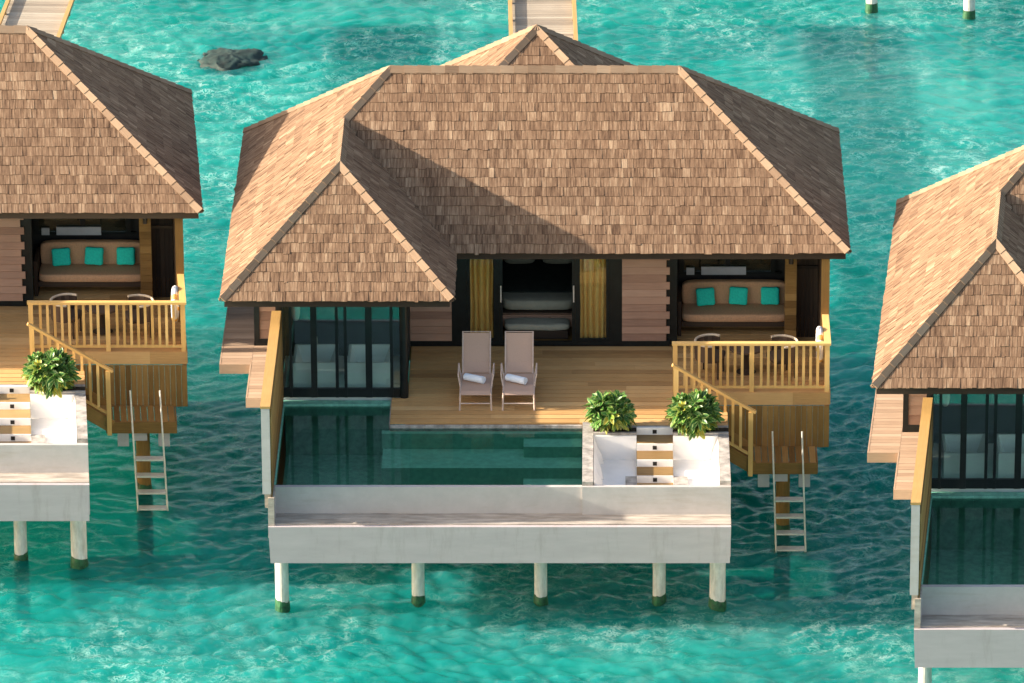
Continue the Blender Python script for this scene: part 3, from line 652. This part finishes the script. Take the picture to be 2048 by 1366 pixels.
    # floor slab of the house
    mb = MB(); mb.box(-5.04, 3.2, 0.05, 5.0, -0.35, -0.04); mb.box(3.2, 6.1, -2.4, 1.5, -0.25, -0.04); P('floor_slab', mb, 'brown')
    return vt

VM = Frame((0, 0, DECK), 1.0, 0.0)
def neighbour(dx, dy, S, q=1.0):
    o = unproject(1024 - 8.5 + dx, 690 + dy, DECK * S * q)      # where the villa's own origin stands
    k = dx * cth / FPX
    return Frame(o, S, k * q, q)
def fit(dx, dy, q=1.0):
    S = 1.0
    for _ in range(3):
        V = neighbour(dx, dy, S, q); d = (V.o - CAM); dep = d.y * cth - d.z * sth; S = dep / D0
    return neighbour(dx, dy, S, q)
VL, VR = fit(-1286, -80), fit(1296, 173, 1.058)
o0 = unproject(1024 - 8.5, 690, DECK)
VL.o.x -= o0.x; VR.o.x -= o0.x
print('frames', VL.o, VL.S, VL.k, VR.o, VR.S, VR.k)
villa(VM, 'main', 11); villa(VL, 'left', 12); villa(VR, 'right', 13)
WHO = {'main': VM, 'left': VL, 'right': VR}
BY = {'main': 'the middle villa', 'left': 'the left villa', 'right': 'the right villa'}

# ------------------------------------------------------------------ fences and railings
def fence(w):
    V = WHO[w]
    t = thing('privacy_fence', 'white privacy wall with timber cap by the pool of ' + BY[w], 'fence', (-4.54, -5.2, 0), V, 'privacy walls beside the pools')
    mb = MB(); mb.box(-4.63, -4.47, -7.66, -2.8, 0.05, 1.8); make('wall', mb, 'white', t)
    mb = MB(); mb.box(-4.6, -4.49, -7.5, -2.82, -0.3, 0.048); make('wall_base', mb, 'ledge', t)
    mb = MB(); mb.box(-4.645, -4.455, -7.665, -2.79, 1.803, 1.85, 0.7); make('cap', mb, 'capwood', t)
    mb = MB()
    for i in range(10): mb.box(-4.467, -4.445, -7.6, -2.8, -0.04 + i * 0.183, 0.135 + i * 0.183, None, (0, 1, 0))
    make('cladding', mb, 'brown', t)
def railing(w):
    V = WHO[w]
    t = thing('balcony_railing', 'golden timber balcony railing before the sofa of ' + BY[w], 'railing', (4.7, -2.42, 0), V, 'balcony railings')
    y = -2.42
    for x in (3.235, 4.74, 6.22):
        mb = MB(); mb.box(x - 0.045, x + 0.045, y - 0.045, y + 0.045, -0.1, 0.985); make('post', mb, 'rail', t)
    mb = MB(); mb.box(3.17, 6.29, y - 0.06, y + 0.06, 0.987, 1.035); make('top_rail', mb, 'rail', t)
    mb = MB(); mb.box(6.16, 6.29, y + 0.062, -0.82, 0.986, 1.034); make('top_rail', mb, 'rail', t)
    for a, b in ((3.282, 4.693), (4.787, 6.173)):
        mb = MB(); mb.box(a, b, y - 0.025, y + 0.025, 0.07, 0.12); make('bottom_rail', mb, 'rail', t)
        n = 9 if a < 4 else 9
        for i in range(n):
            x = a + (b - a) * (i + 1) / (n + 1)
            mb = MB(); mb.box(x - 0.026, x + 0.026, y - 0.026, y + 0.026, 0.122, 0.985); make('baluster', mb, 'rail', t)
    mb = MB(); mb.box(6.2, 6.24, y + 0.05, -0.95, 0.07, 0.12); make('bottom_rail', mb, 'rail', t)
    for i in range(8):
        yy = -2.26 + i * 0.165
        mb = MB(); mb.box(6.201, 6.239, yy - 0.019, yy + 0.019, 0.122, 0.985); make('baluster', mb, 'rail', t)
def stair_rail(w):
    V = WHO[w]; y = -3.46
    t = thing('stair_railing', 'sloping timber stair railing beside the plant of ' + BY[w], 'railing', (4.0, y, -0.6), V, 'sloping stair railings')
    mb = MB(); mb.box(3.2, 3.29, y - 0.045, y + 0.045, -0.3, 0.93); make('post', mb, 'rail', t)
    mb = MB(); mb.box(4.66, 4.75, y - 0.045, y + 0.045, -1.36, 0.0); make('post', mb, 'rail', t)
    top = lambda x: 0.91 - (x - 3.24) * 0.9 / 1.47
    mb = MB(); mb.beam((3.17, y, top(3.17) + 0.03), (4.8, y, top(4.8) + 0.03), 0.1, 0.05); make('top_rail', mb, 'rail', t)
    mb = MB(); mb.beam((3.29, y, top(3.29) - 0.93), (4.66, y, top(4.66) - 0.93), 0.045, 0.05); make('bottom_rail', mb, 'rail', t)
    for i in range(8):
        x = 3.29 + (i + 1) * 1.37 / 9
        mb = MB(); mb.box(x - 0.026, x + 0.026, y - 0.026, y + 0.026, top(x) - 0.9, top(x) + 0.01); make('baluster', mb, 'rail', t)
def ladder(w):
    V = WHO[w]
    t = thing('swim_ladder', 'steel swim ladder going into the sea at ' + BY[w], 'ladder', (5.45, -3.6, -DECK), V, 'swim ladders')
    pt = lambda s, x: (x + 0.09 * s, -3.42 - 0.05 - 0.42 * s, -0.42 - 2.55 * s)
    for x in (5.13, 5.71):
        mb = MB(); mb.tube([pt(q / 8, x) for q in range(9)], 0.018, 10); make('side_rail', mb, 'steel', t, smooth=False)
    for s in (0.53, 0.66, 0.79, 0.915):
        a, b = pt(s, 5.13), pt(s, 5.71)
        mb = MB(); mb.box(a[0] + 0.02, b[0] - 0.02, a[1] - 0.08, a[1] + 0.1, a[2] - 0.018, a[2] + 0.015); make('rung', mb, 'steel', t)
fence('main'); fence('right')
for w_ in ('main', 'left'): railing(w_); stair_rail(w_); ladder(w_)

# ------------------------------------------------------------------ furniture helpers
def blob(mb, cx, cy, cz, sx, sy, sz, tone=0.5, p=4.0, n=16, m=10, bow=0.0, wr=0.0):
    """soft cushion: superellipsoid, optionally with pinched sides"""
    def pt(i, j):
        a = 2 * math.pi * i / n; b = -math.pi / 2 + math.pi * j / m
        sg = lambda v, e: math.copysign(abs(v) ** e, v)
        e = 2 / p
        x = sg(math.cos(b), e) * sg(math.cos(a), e); y = sg(math.cos(b), e) * sg(math.sin(a), e); z = sg(math.sin(b), e)
        if bow: x *= 1 - bow * (1 - z * z) ; z *= 1 - bow * (1 - x * x)
        dz = wr * math.sin(x * 7 + y * 5) * math.cos(y * 6 - x * 3)
        return (cx + sx * x, cy + sy * y, cz + sz * z + dz)
    for i in range(n):
        for j in range(m): mb.face([pt(i, j), pt(i + 1, j), pt(i + 1, j + 1), pt(i, j + 1)], tone)
    return mb
def place(o, V, p): o.location = V.world(p); o.scale = (V.S,) * 3
Z0 = (0, 0, 0)
# sofa
sf = thing('sofa', 'long tan sofa with turquoise cushions in the alcove of the middle villa', 'sofa', Z0, ID, 'long tan alcove sofas')
mb = MB(); blob(mb, 1.05, 0.36, 0.385, 1.07, 0.38, 0.085, 0.5, 9, 28, 12); make('seat_cushion', mb, 'sofa', sf, True, True)
mb = MB(); blob(mb, 1.05, 0.70, 0.66, 1.07, 0.10, 0.27, 0.5, 7, 28, 12); make('back_cushion', mb, 'sofa', sf, True, True)
mb = MB(); mb.box(-0.02, 2.12, 0.02, 0.8, 0.2, 0.3); mb.box(-0.1, -0.03, 0.0, 0.82, 0.0, 0.75); mb.box(2.13, 2.2, 0.0, 0.82, 0.0, 0.75); mb.box(-0.02, 2.12, 0.81, 0.86, 0.2, 0.85); make('base', mb, 'dark', sf)
place(sf, VM, (3.42, 0.47, 0))
dup(sf, VL.world((3.42, 0.47, 0)), None, 'long tan sofa with turquoise cushions in the alcove of the left villa', VL.S)
cu = tag(make('throw_cushion', blob(MB(), 0, 0, 0, 0.215, 0.08, 0.205, 0.5, 4.2, 28, 14, 0.15), 'cushion', None, True, True), '', 'cushion', 'turquoise cushions on the sofas')
first = True
for w_ in ('main', 'left'):
    for k, (dx, tx) in enumerate(((0.46, 'leftmost turquoise cushion'), (1.12, 'middle turquoise cushion'), (1.76, 'rightmost turquoise cushion'))):
        o = cu if first else cu.copy()
        if not first: col.objects.link(o)
        first = False
        V = WHO[w_]; place(o, V, (3.42 + dx, 0.47 + 0.5, 0.655 + (0.02 if k else 0))); o.rotation_euler = (rad(-16), rad((-3, 4, -2)[k]), rad((4, 0, -6)[k]))
        o['label'] = tx + ' on the sofa of ' + BY[w_]
# balcony chairs and table
ch = thing('wicker_chair', '', 'chair', Z0, ID, 'wicker chairs on the balconies')
mb = MB(); blob(mb, 0, 0, 0.4, 0.27, 0.26, 0.06, 0.5, 6); make('seat', mb, 'wicker', ch, True, True)
mb = MB()
for i in range(14):
    a0, a1 = rad(-20 + 220 * i / 14), rad(-20 + 220 * (i + 1) / 14)
    f = lambda a, r, z: (r * math.cos(a), r * math.sin(a) * 0.95, z)
    mb.hexa([f(a0, 0.3, 0.36), f(a0, 0.33, 0.36), f(a1, 0.33, 0.36), f(a1, 0.3, 0.36), f(a0, 0.3, 0.7), f(a0, 0.33, 0.7), f(a1, 0.33, 0.7), f(a1, 0.3, 0.7)], None, (0, 0, 1))
make('backrest', mb, 'wicker', ch)
mb = MB(); mb.tube([(0.325 * math.cos(rad(-20 + 10 * i)), 0.325 * math.sin(rad(-20 + 10 * i)) * 0.95, 0.72) for i in range(23)], 0.025, 8); make('arm_rail', mb, 'cream', ch, True)
for sx in (-1, 1):
    for sy in (-1, 1): mb = MB(); mb.tube([(sx * 0.22, sy * 0.2, 0), (sx * 0.22, sy * 0.2, 0.38)], 0.02, 8); make('leg', mb, 'dark', ch)
tb = thing('balcony_table', '', 'table', Z0, ID, 'small dark tables on the balconies')
mb = MB(); mb.tube([(0, 0, 0.5), (0, 0, 0.54)], 0.33, 28); make('table_top', mb, 'wicker', tb)
mb = MB(); mb.tube([(0, 0, 0.02), (0, 0, 0.1), (0, 0, 0.5)], [0.2, 0.06, 0.05], 16); make('pedestal', mb, 'dark', tb)
for i, w_ in enumerate(('main', 'left')):
    V = WHO[w_]
    for j, (x, y, rz, tx) in enumerate(((3.95, -1.55, 75, 'wicker chair nearer the deck'), (5.35, -1.6, -70, 'wicker chair nearer the sea'))):
        lb = tx + ' on the balcony of ' + BY[w_]
        if i == 0 and j == 0: place(ch, V, (x, y, 0)); ch.rotation_euler = (0, 0, rad(rz)); ch['label'] = lb
        else: dup(ch, V.world((x, y, 0)), rad(rz), lb, V.S)
    lb = 'small dark round table between the wicker chairs of ' + BY[w_]
    if i == 0: place(tb, V, (4.65, -1.45, 0)); tb['label'] = lb
    else: dup(tb, V.world((4.65, -1.45, 0)), None, lb, V.S)
# life ring on the side rail
lr = thing('life_ring', '', 'life ring', Z0, ID, 'life rings on the balcony railings')
def torus(mb, R0, r, a0, a1, n, k=12):
    q = lambda a, b: ((r * 0.85) * math.sin(b), (R0 + r * math.cos(b)) * math.cos(a), (R0 + r * math.cos(b)) * math.sin(a))
    for i in range(n):
        for j in range(k):
            A0, A1 = a0 + (a1 - a0) * i / n, a0 + (a1 - a0) * (i + 1) / n; B0, B1 = 6.28319 * j / k, 6.28319 * (j + 1) / k
            mb.face([q(A0, B0), q(A1, B0), q(A1, B1), q(A0, B1)], 0.5)
mb = MB(); torus(mb, 0.29, 0.075, 0, 6.28319, 40); make('ring', mb, 'towel', lr, True, True)
for k in range(4): mb = MB(); torus(mb, 0.29, 0.079, rad(45 + 90 * k - 9), rad(45 + 90 * k + 9), 5); make('band', mb, 'ringband', lr, True, True)
mb = MB(); mb.tube([(-0.02, 0.37 * math.cos(i * 0.2618), 0.37 * math.sin(i * 0.2618) - 0.01 * (i % 6)) for i in range(25)], 0.01, 6); make('rope', mb, 'cream', lr)
place(lr, VM, (6.09, -1.75, 0.72)); lr['label'] = 'white life ring with orange bands inside the railing of the middle villa'
dup(lr, VL.world((6.09, -1.75, 0.72)), None, 'white life ring with orange bands inside the railing of the left villa', VL.S)

# loungers
lo = thing('sun_lounger', 'reclined tan sun lounger on the deck, nearer the pavilion', 'sun lounger', Z0, ID, 'tan sun loungers on the deck')
mb = MB(); W2 = 0.285
def sling(mb, pts, w):
    for (y0, z0), (y1, z1) in zip(pts, pts[1:]):
        mb.hexa([(-w, y0, z0 - 0.012), (w, y0, z0 - 0.012), (w, y1, z1 - 0.012), (-w, y1, z1 - 0.012), (-w, y0, z0), (w, y0, z0), (w, y1, z1), (-w, y1, z1)], 0.5)
sling(mb, [(-0.02, 0.31), (0.1, 0.335), (0.5, 0.315), (0.9, 0.31), (1.04, 0.325)], W2); make('seat', mb, 'sling', lo)
mb = MB(); sling(mb, [(1.06, 0.34), (1.2, 0.5), (1.38, 0.78), (1.5, 1.0)], 0.255); make('backrest', mb, 'sling', lo)
for s in (-1, 1): mb = MB(); mb.tube([(s * 0.3, -0.04, 0.31), (s * 0.3, 1.05, 0.315)], 0.018, 8); make('side_rail', mb, 'frame', lo)
mb = MB(); mb.tube([(-0.27, 1.05, 0.32), (-0.27, 1.51, 1.02), (0.27, 1.51, 1.02), (0.27, 1.05, 0.32)], 0.018, 8); make('back_frame', mb, 'frame', lo)
for s in (-1, 1):
    mb = MB(); mb.tube([(s * 0.3, -0.04, 0.31), (s * 0.31, -0.08, 0.0)], 0.018, 8); make('leg', mb, 'frame', lo)
    mb = MB(); mb.tube([(s * 0.3, 1.0, 0.31), (s * 0.31, 1.12, 0.0)], 0.018, 8); make('leg', mb, 'frame', lo)
    mb = MB(); mb.tube([(s * 0.31, 0.42, 0.31), (s * 0.345, 0.5, 0.52), (s * 0.345, 0.98, 0.56), (s * 0.345, 1.12, 0.5), (s * 0.31, 1.0, 0.31)], 0.016, 8); make('armrest', mb, 'frame', lo)
mb = MB(); mb.tube([(-0.305, -0.06, 0.14), (0.305, -0.06, 0.14)], 0.014, 8); make('crossbar', mb, 'frame', lo)
place(lo, VM, (-0.67, -3.33, 0))
l2 = dup(lo, VM.world((0.17, -3.33, 0)), None, 'reclined tan sun lounger on the deck, nearer the open bedroom door')
def towel_mesh():
    mb = MB(); n = 40; L_ = 0.21
    for i in range(n):
        for j in range(8):
            def q(i, j):
                a = 6.28319 * i / n; x = -L_ + 2 * L_ * j / 8; r = 0.082 + 0.006 * math.sin(3 * a + j) * (j in (0, 8)) + 0.003 * math.sin(a * 5 + j * 2)
                return (x, r * math.cos(a), r * math.sin(a) * 0.85)
            mb.face([q(i, j), q(i, j + 1), q(i + 1, j + 1), q(i + 1, j)], 0.5)
    for x, s in ((-L_, 1), (L_, -1)):          # spiral ends
        for k in range(3):
            r0, r1 = 0.08 - k * 0.026, 0.08 - (k + 1) * 0.026
            d0, d1 = x - s * (0.006 if k % 2 else 0.0), x - s * (0.0 if k % 2 else 0.006)
            for i in range(20):
                a, b = 6.28319 * i / 20, 6.28319 * (i + 1) / 20
                mb.face([(d0, r0 * math.cos(a), r0 * math.sin(a) * .85), (d0, r0 * math.cos(b), r0 * math.sin(b) * .85), (d1, r1 * math.cos(b), r1 * math.sin(b) * .85), (d1, r1 * math.cos(a), r1 * math.sin(a) * .85)][::s], 0.5)
    return mb
tw = tag(make('rolled_towel', towel_mesh(), 'towel', None, True, True), 'rolled white towel on the lounger nearer the pavilion', 'towel', 'rolled towels on the loungers')
place(tw, VM, (-0.70, -2.72, 0.395)); tw.rotation_euler = (0, 0, rad(-28))
t2 = tw.copy(); col.objects.link(t2); t2.location = VM.world((0.12, -2.76, 0.395)); t2.rotation_euler = (0, 0, rad(-30)); t2['label'] = 'rolled white towel on the lounger nearer the bedroom door'

# curtains
def curtain(x0, x1, label, ph):
    t = MB(); n = 110
    f = lambda x: 0.2 - 0.13 * abs(math.sin((x - x0) * 29 + ph + 0.5 * math.sin((x - x0) * 11))) ** 0.7
    for i in range(n):
        a, b = x0 + (x1 - x0) * i / n, x0 + (x1 - x0) * (i + 1) / n
        zs = [0.1, 0.8, 1.6, 2.28]
        for z0, z1 in zip(zs, zs[1:]):
            g = lambda x, z: (x + 0.012 * math.sin(z * 3 + x * 9), f(x) + 0.012 * math.sin(z * 2 + x * 30), z)
            t.face([g(a, z0), g(b, z0), g(b, z1), g(a, z1)], 0.5)
    tag(make('curtain', t, 'curtain', None, True, True, V=VM, base=(0, 0, 0)), label, 'curtain', 'golden curtains behind the bedroom doors')
curtain(-0.86, -0.38, 'golden curtain behind the glass door above the left lounger', 0.4)
curtain(1.36, 1.92, 'golden curtain behind the glass door beside the pink brown siding', 1.3)

# bed and bench in the bedroom
bd = thing('bed', 'made bed with white sheet and wooden footboard inside the open bedroom door', 'bed', (0.5, 2.0, 0), VM)
mb = MB(); blob(mb, 0.51, 2.0, 0.5, 0.75, 1.15, 0.12, 0.5, 8, 28, 12); make('mattress', mb, 'sheet', bd, True, True)
mb = MB(); blob(mb, 0.51, 2.2, 0.53, 0.78, 0.95, 0.11, 0.5, 8, 28, 12); make('bedspread', mb, 'spread', bd, True, True)
mb = MB(); mb.box(-0.24, 1.26, 0.72, 0.82, 0.1, 0.36)
for i in range(3): mb.box(-0.2 + i * 0.49, 0.23 + i * 0.49, 0.695, 0.718, 0.14, 0.33, 0.9)
make('footboard', mb, 'siding', bd)
mb = MB(); mb.box(-0.24, 1.26, 0.85, 3.2, 0.05, 0.37); make('base', mb, 'dark', bd)
for x in (0.12, 0.9): mb = MB(); blob(mb, x, 3.0, 0.72, 0.33, 0.2, 0.12, 0.5, 3, 20, 10); make('pillow', mb, 'sheet', bd, True, True)
bn = thing('bedroom_bench', 'low white upholstered bench at the foot of the bed', 'bench', (0.5, 0.42, 0), VM)
mb = MB(); blob(mb, 0.5, 0.45, 0.27, 0.66, 0.2, 0.07, 0.5, 6, 30, 12, 0, 0.012); make('seat', mb, 'sheet', bn, True, True)
mb = MB(); mb.box(-0.12, 1.12, 0.28, 0.62, 0.02, 0.2); make('base', mb, 'dark', bn)

# bathtubs behind the pavilion glass
bt = thing('bathtub', '', 'bathtub', Z0, ID, 'white square tubs behind the pavilion glass')
def tub(mb, w, d, h):
    o = [(-w, -d), (w, -d), (w, d), (-w, d)]; i_ = [(-w + .05, -d + .05), (w - .05, -d + .05), (w - .05, d - .05), (-w + .05, d - .05)]; b = [(-w * .55, -d * .55), (w * .55, -d * .55), (w * .55, d * .6), (-w * .55, d * .6)]
    for k in range(4):
        j = (k + 1) % 4
        mb.face([(*o[k], 0), (*o[j], 0), (*o[j], h), (*o[k], h)]); mb.face([(*o[k], h), (*o[j], h), (*i_[j], h), (*i_[k], h)]); mb.face([(*i_[k], h), (*i_[j], h), (*b[j], 0.2), (*b[k], 0.2)])
    mb.face([(*q, 0.2) for q in b])
mb = MB(); tub(mb, 0.43, 0.5, 0.57); make('tub', mb, 'tub', bt)
mb = MB(); mb.tube([(0.1, 0.1, 0.203), (0.1, 0.1, 0.21)], 0.03, 12); make('drain', mb, 'lamp', bt)
mb = MB(); mb.tube([(0, 0.44, 0.57), (0, 0.44, 0.72), (0, 0.4, 0.76), (0, 0.28, 0.74)], 0.02, 8); make('tap', mb, 'steel', bt)
first = True
for w_ in ('main', 'right'):
    for x, tx in ((-3.84, 'white tub behind the left pair of panes'), (-2.77, 'white tub behind the right pair of panes')):
        V = WHO[w_]; lb = tx + ' in the pavilion of ' + BY[w_]
        if first: place(bt, V, (x, -1.93, 0.03)); bt['label'] = lb; first = False
        else: dup(bt, V.world((x, -1.93, 0.03)), None, lb, V.S)
# robe hanging in the bathroom
for w_ in ('main', 'right'):
    t = MB(); blob(t, -4.28, -0.75, 1.1, 0.09, 0.06, 0.28, 0.5, 2.6, 14, 10)
    tag(make('bath_robe', t, 'linen', None, True, True, V=WHO[w_], base=(-4.28, -0.75, 1.1)), 'pale robe behind the leftmost pane in the pavilion of ' + BY[w_], 'robe', 'robes in the bathroom pavilions')

# ------------------------------------------------------------------ plants
def plant(V, x, y, rx, rz, seed, label, nro=120):
    rng = random.Random(seed)
    t = thing('croton_bush', label, 'plant', (x, y, -0.02), V, 'leafy potted bushes by the sunken seats')
    mb, ms = MB(), MB(); cz = 0.4
    for i in range(nro):
        while True:
            d = Vector((rng.gauss(0, 1), rng.gauss(0, 1), rng.gauss(0.0, 0.9)))
            if d.length > 0.2: d.normalize(); 
            if d.z > -0.93: break
        rr_ = rng.uniform(0.55, 0.92) if i % 4 else rng.uniform(0.2, 0.5)
        c = Vector((x + d.x * rx * rr_, y + d.y * rx * 0.85 * rr_, cz + d.z * rz * rr_))
        ms.tube([(x + d.x * 0.05, y + d.y * 0.05, -0.03), (x + d.x * rx * 0.3, y + d.y * rx * .3, cz * 0.5), tuple(c)], [0.014, 0.01, 0.006], 5)
        ax = (d + Vector((0, 0, 0.4))).normalized(); s = ax.orthogonal().normalized(); q = ax.cross(s)
        base_t = min(0.95, max(0, rng.gauss(0.4, 0.22)))
        if d.z < -0.2 and rng.random() < 0.5: base_t = rng.uniform(0.85, 1.0)
        nl = rng.randint(8, 12)
        for k in range(nl):
            a = k * 2.4 + rng.random(); el = rng.uniform(0.25, 1.2)
            ld = (s * math.cos(a) + q * math.sin(a)) * math.cos(el) + ax * math.sin(el)
            Ln = rng.uniform(0.14, 0.27); wd = Ln * rng.uniform(0.15, 0.21)
            sd = ld.cross(ax + Vector((0.01, 0.02, 0.03))).normalized(); nn = sd.cross(ld).normalized()
            if nn.z < 0: nn = -nn
            tone = min(1, max(0, base_t + rng.uniform(-0.15, 0.15)))
            st = [(0, 0.25), (0.3, 0.85), (0.62, 1.0), (0.86, 0.6), (1.0, 0.05)]; prev = None
            for u, wv in st:
                cc = c + ld * (Ln * u) - Vector((0, 0, 1)) * (Ln * 0.18 * u * u) ; row = (cc - sd * wd * wv + nn * wd * 0.3 * wv, cc, cc + sd * wd * wv + nn * wd * 0.3 * wv)
                if prev:
                    v0, v1 = prev[1], u
                    mb.face([prev[0][0], prev[0][1], row[1], row[0]], tone, None, [(0, v0), (0.5, v0), (0.5, v1), (0, v1)])
                    mb.face([prev[0][1], prev[0][2], row[2], row[1]], tone, None, [(0.5, v0), (1, v0), (1, v1), (0.5, v1)])
                prev = (row, u)
    make('foliage', mb, 'leaf', t); make('stems', ms, 'dark', t)
plant(VM, 1.97, -4.42, 0.40, 0.33, 3, 'round green bush by the pool corner, left of the pit steps')
plant(VM, 3.6, -4.42, 0.46, 0.34, 5, 'yellow edged bush by the stair railing of the middle villa', 140)
plant(VL, 3.6, -4.42, 0.46, 0.34, 5, 'yellow edged bush by the stair railing of the left villa', 140)

# ------------------------------------------------------------------ walkways, jetty, rock
def walkway(label, p0, p1, w, z, sup):
    t = thing('wooden_walkway', label, 'walkway', (0, 0, 0), Frame((p0[0], p0[1], 0)), 'wooden walkways to the villas')
    d = Vector((p1[0] - p0[0], p1[1] - p0[1], 0)); Ln = d.length; d.normalize(); s = Vector((d.y, -d.x, 0))
    mb = MB(); k = int(Ln / 0.15); st = Ln / k; rng = random.Random(5)
    for i in range(k):
        a, b = d * (i * st + 0.006), d * ((i + 1) * st - 0.004); h = s * w / 2; u = Vector((0, 0, z)); v = Vector((0, 0, z - 0.035))
        mb.hexa([a - h + v, a + h + v, b + h + v, b - h + v, a - h + u, a + h + u, b + h + u, b - h + u], min(1, max(0, rng.gauss(0.5, 0.2))), s)
    make('deck_boards', mb, 'greydeck', t)
    for sg in (-1, 1):
        mb = MB(); h = s * (sg * (w / 2 - 0.02)); mb.beam(h + Vector((0, 0, z + 0.09)), d * Ln + h + Vector((0, 0, z + 0.09)), 0.09, 0.07, tone=0.8); make('kerb', mb, 'capwood', t)
        mb = MB()
        for i in range(int(Ln / 1.2) + 1): q = d * min(i * 1.2 + 0.05, Ln - 0.05) + h; mb.box(q.x - 0.05, q.x + 0.05, q.y - 0.06, q.y + 0.06, z, z + 0.054)
        make('spacers', mb, 'brown', t)
        mb = MB(); h2 = s * (sg * (w / 2 - 0.15)); mb.beam(h2 + Vector((0, 0, z - 0.14)), d * Ln + h2 + Vector((0, 0, z - 0.14)), 0.1, 0.2, tone=0.3); make('joist', mb, 'brown', t)
a = unproject(1085, 76, DECK); b = unproject(1081.5, 0, DECK); d = (b - a)
walkway('straight wooden walkway leading away from the back of the middle villa', (a.x - d.x * 4.2, 6.4), (b.x + d.x * 1.5, 27.0), 1.5, DECK, 0)
a = unproject(60, 62, DECK); b = unproject(83.5, 0, DECK); d = (b - a) / (b.y - a.y)
q0 = a + d * (9.2 - a.y); q1 = a + d * (27.0 - a.y)
walkway('slanting wooden walkway leading away from the villa at the left edge', (q0.x, 9.2), (q1.x, 27.0), 1.5, DECK, 0)
jt = thing('main_jetty', 'main jetty standing on dark posts in the sea at the top right corner', 'jetty', (9, 28.6, 0), ID)
mb = MB(); boards(mb, -20, 20, 29.0, 31.6, DECK + 0.05, 'y', 0.16, 0.04, 0.008); make('deck_boards', mb, 'greydeck', jt)
for x, y in ((1743, 22), (1938, 36)):
    p = unproject(x, y, 0.0); mb = MB(); mb.tube([(p.x, p.y, -1.7), (p.x, p.y, 0.3), (p.x, p.y, DECK - 0.24)], 0.14, 18); q = make('post', mb, 'pile', jt)
    mb = MB(); mb.beam((p.x, p.y - 0.25, DECK - 0.12), (p.x, 31.4, DECK - 0.12), 0.18, 0.22); make('cross_beam', mb, 'brown', jt)
    mb = MB(); mb.tube([(p.x, p.y, -1.5), (p.x, p.y, -0.1), (p.x, p.y, 0.22)], [0.17, 0.165, 0.145], 18); make('algae', mb, 'algae', q)

def rock(px, py, w, dp, h, seed, label):
    rng = random.Random(seed); c = unproject(px, py, 0.0); mb = MB(); n, m_ = 44, 16
    ph = [rng.uniform(0, 6.28) for _ in range(12)]
    def q(i, j):
        a = 6.28319 * (i % n) / n; b = math.pi * 0.5 * j / m_ * 1.25 - 0.4
        r = 1 + 0.13 * math.sin(2 * a + ph[0]) + 0.1 * math.sin(3 * a + ph[1]) + 0.07 * math.sin(5 * a + ph[2] + b * 3) + 0.05 * math.sin(9 * a + ph[3]) * math.cos(b * 7 + ph[4]) + 0.05 * math.sin(13 * a + 11 * b + ph[5])
        zz = math.sin(b) * (1 + math.cos(b) * (0.25 * math.sin(2 * a + ph[6]) + 0.2 * math.sin(4 * a + ph[7] + b))) + math.cos(b) * 0.13 * math.sin(7 * a + 9 * b + ph[8]) + 0.1 * math.cos(b) * math.sin(11 * a - 13 * b + ph[9])
        return (c.x + w * r * math.cos(b) * math.cos(a), c.y + dp * r * math.cos(b) * math.sin(a), h * zz - 0.05)
    for i in range(n):
        for j in range(m_): mb.face([q(i, j), q(i + 1, j), q(i + 1, j + 1), q(i, j + 1)], 0.5)
    m2 = [(x - c.x, y - c.y, z) for x, y, z in mb.v]; mb.v = m2
    o = tag(make('reef_rock', mb, 'rockm', None, True, True), label, 'rock'); o.location = (c.x, c.y, 0)
M['rockm'] = plain('wet_rock', (0.012, 0.034, 0.03), 0.8, 0.5, 3.5, 0, 0.5, 0.9)
rock(463, 120, 0.74, 0.8, 0.2, 4, 'dark wet rock breaking the sea surface behind the roofs')
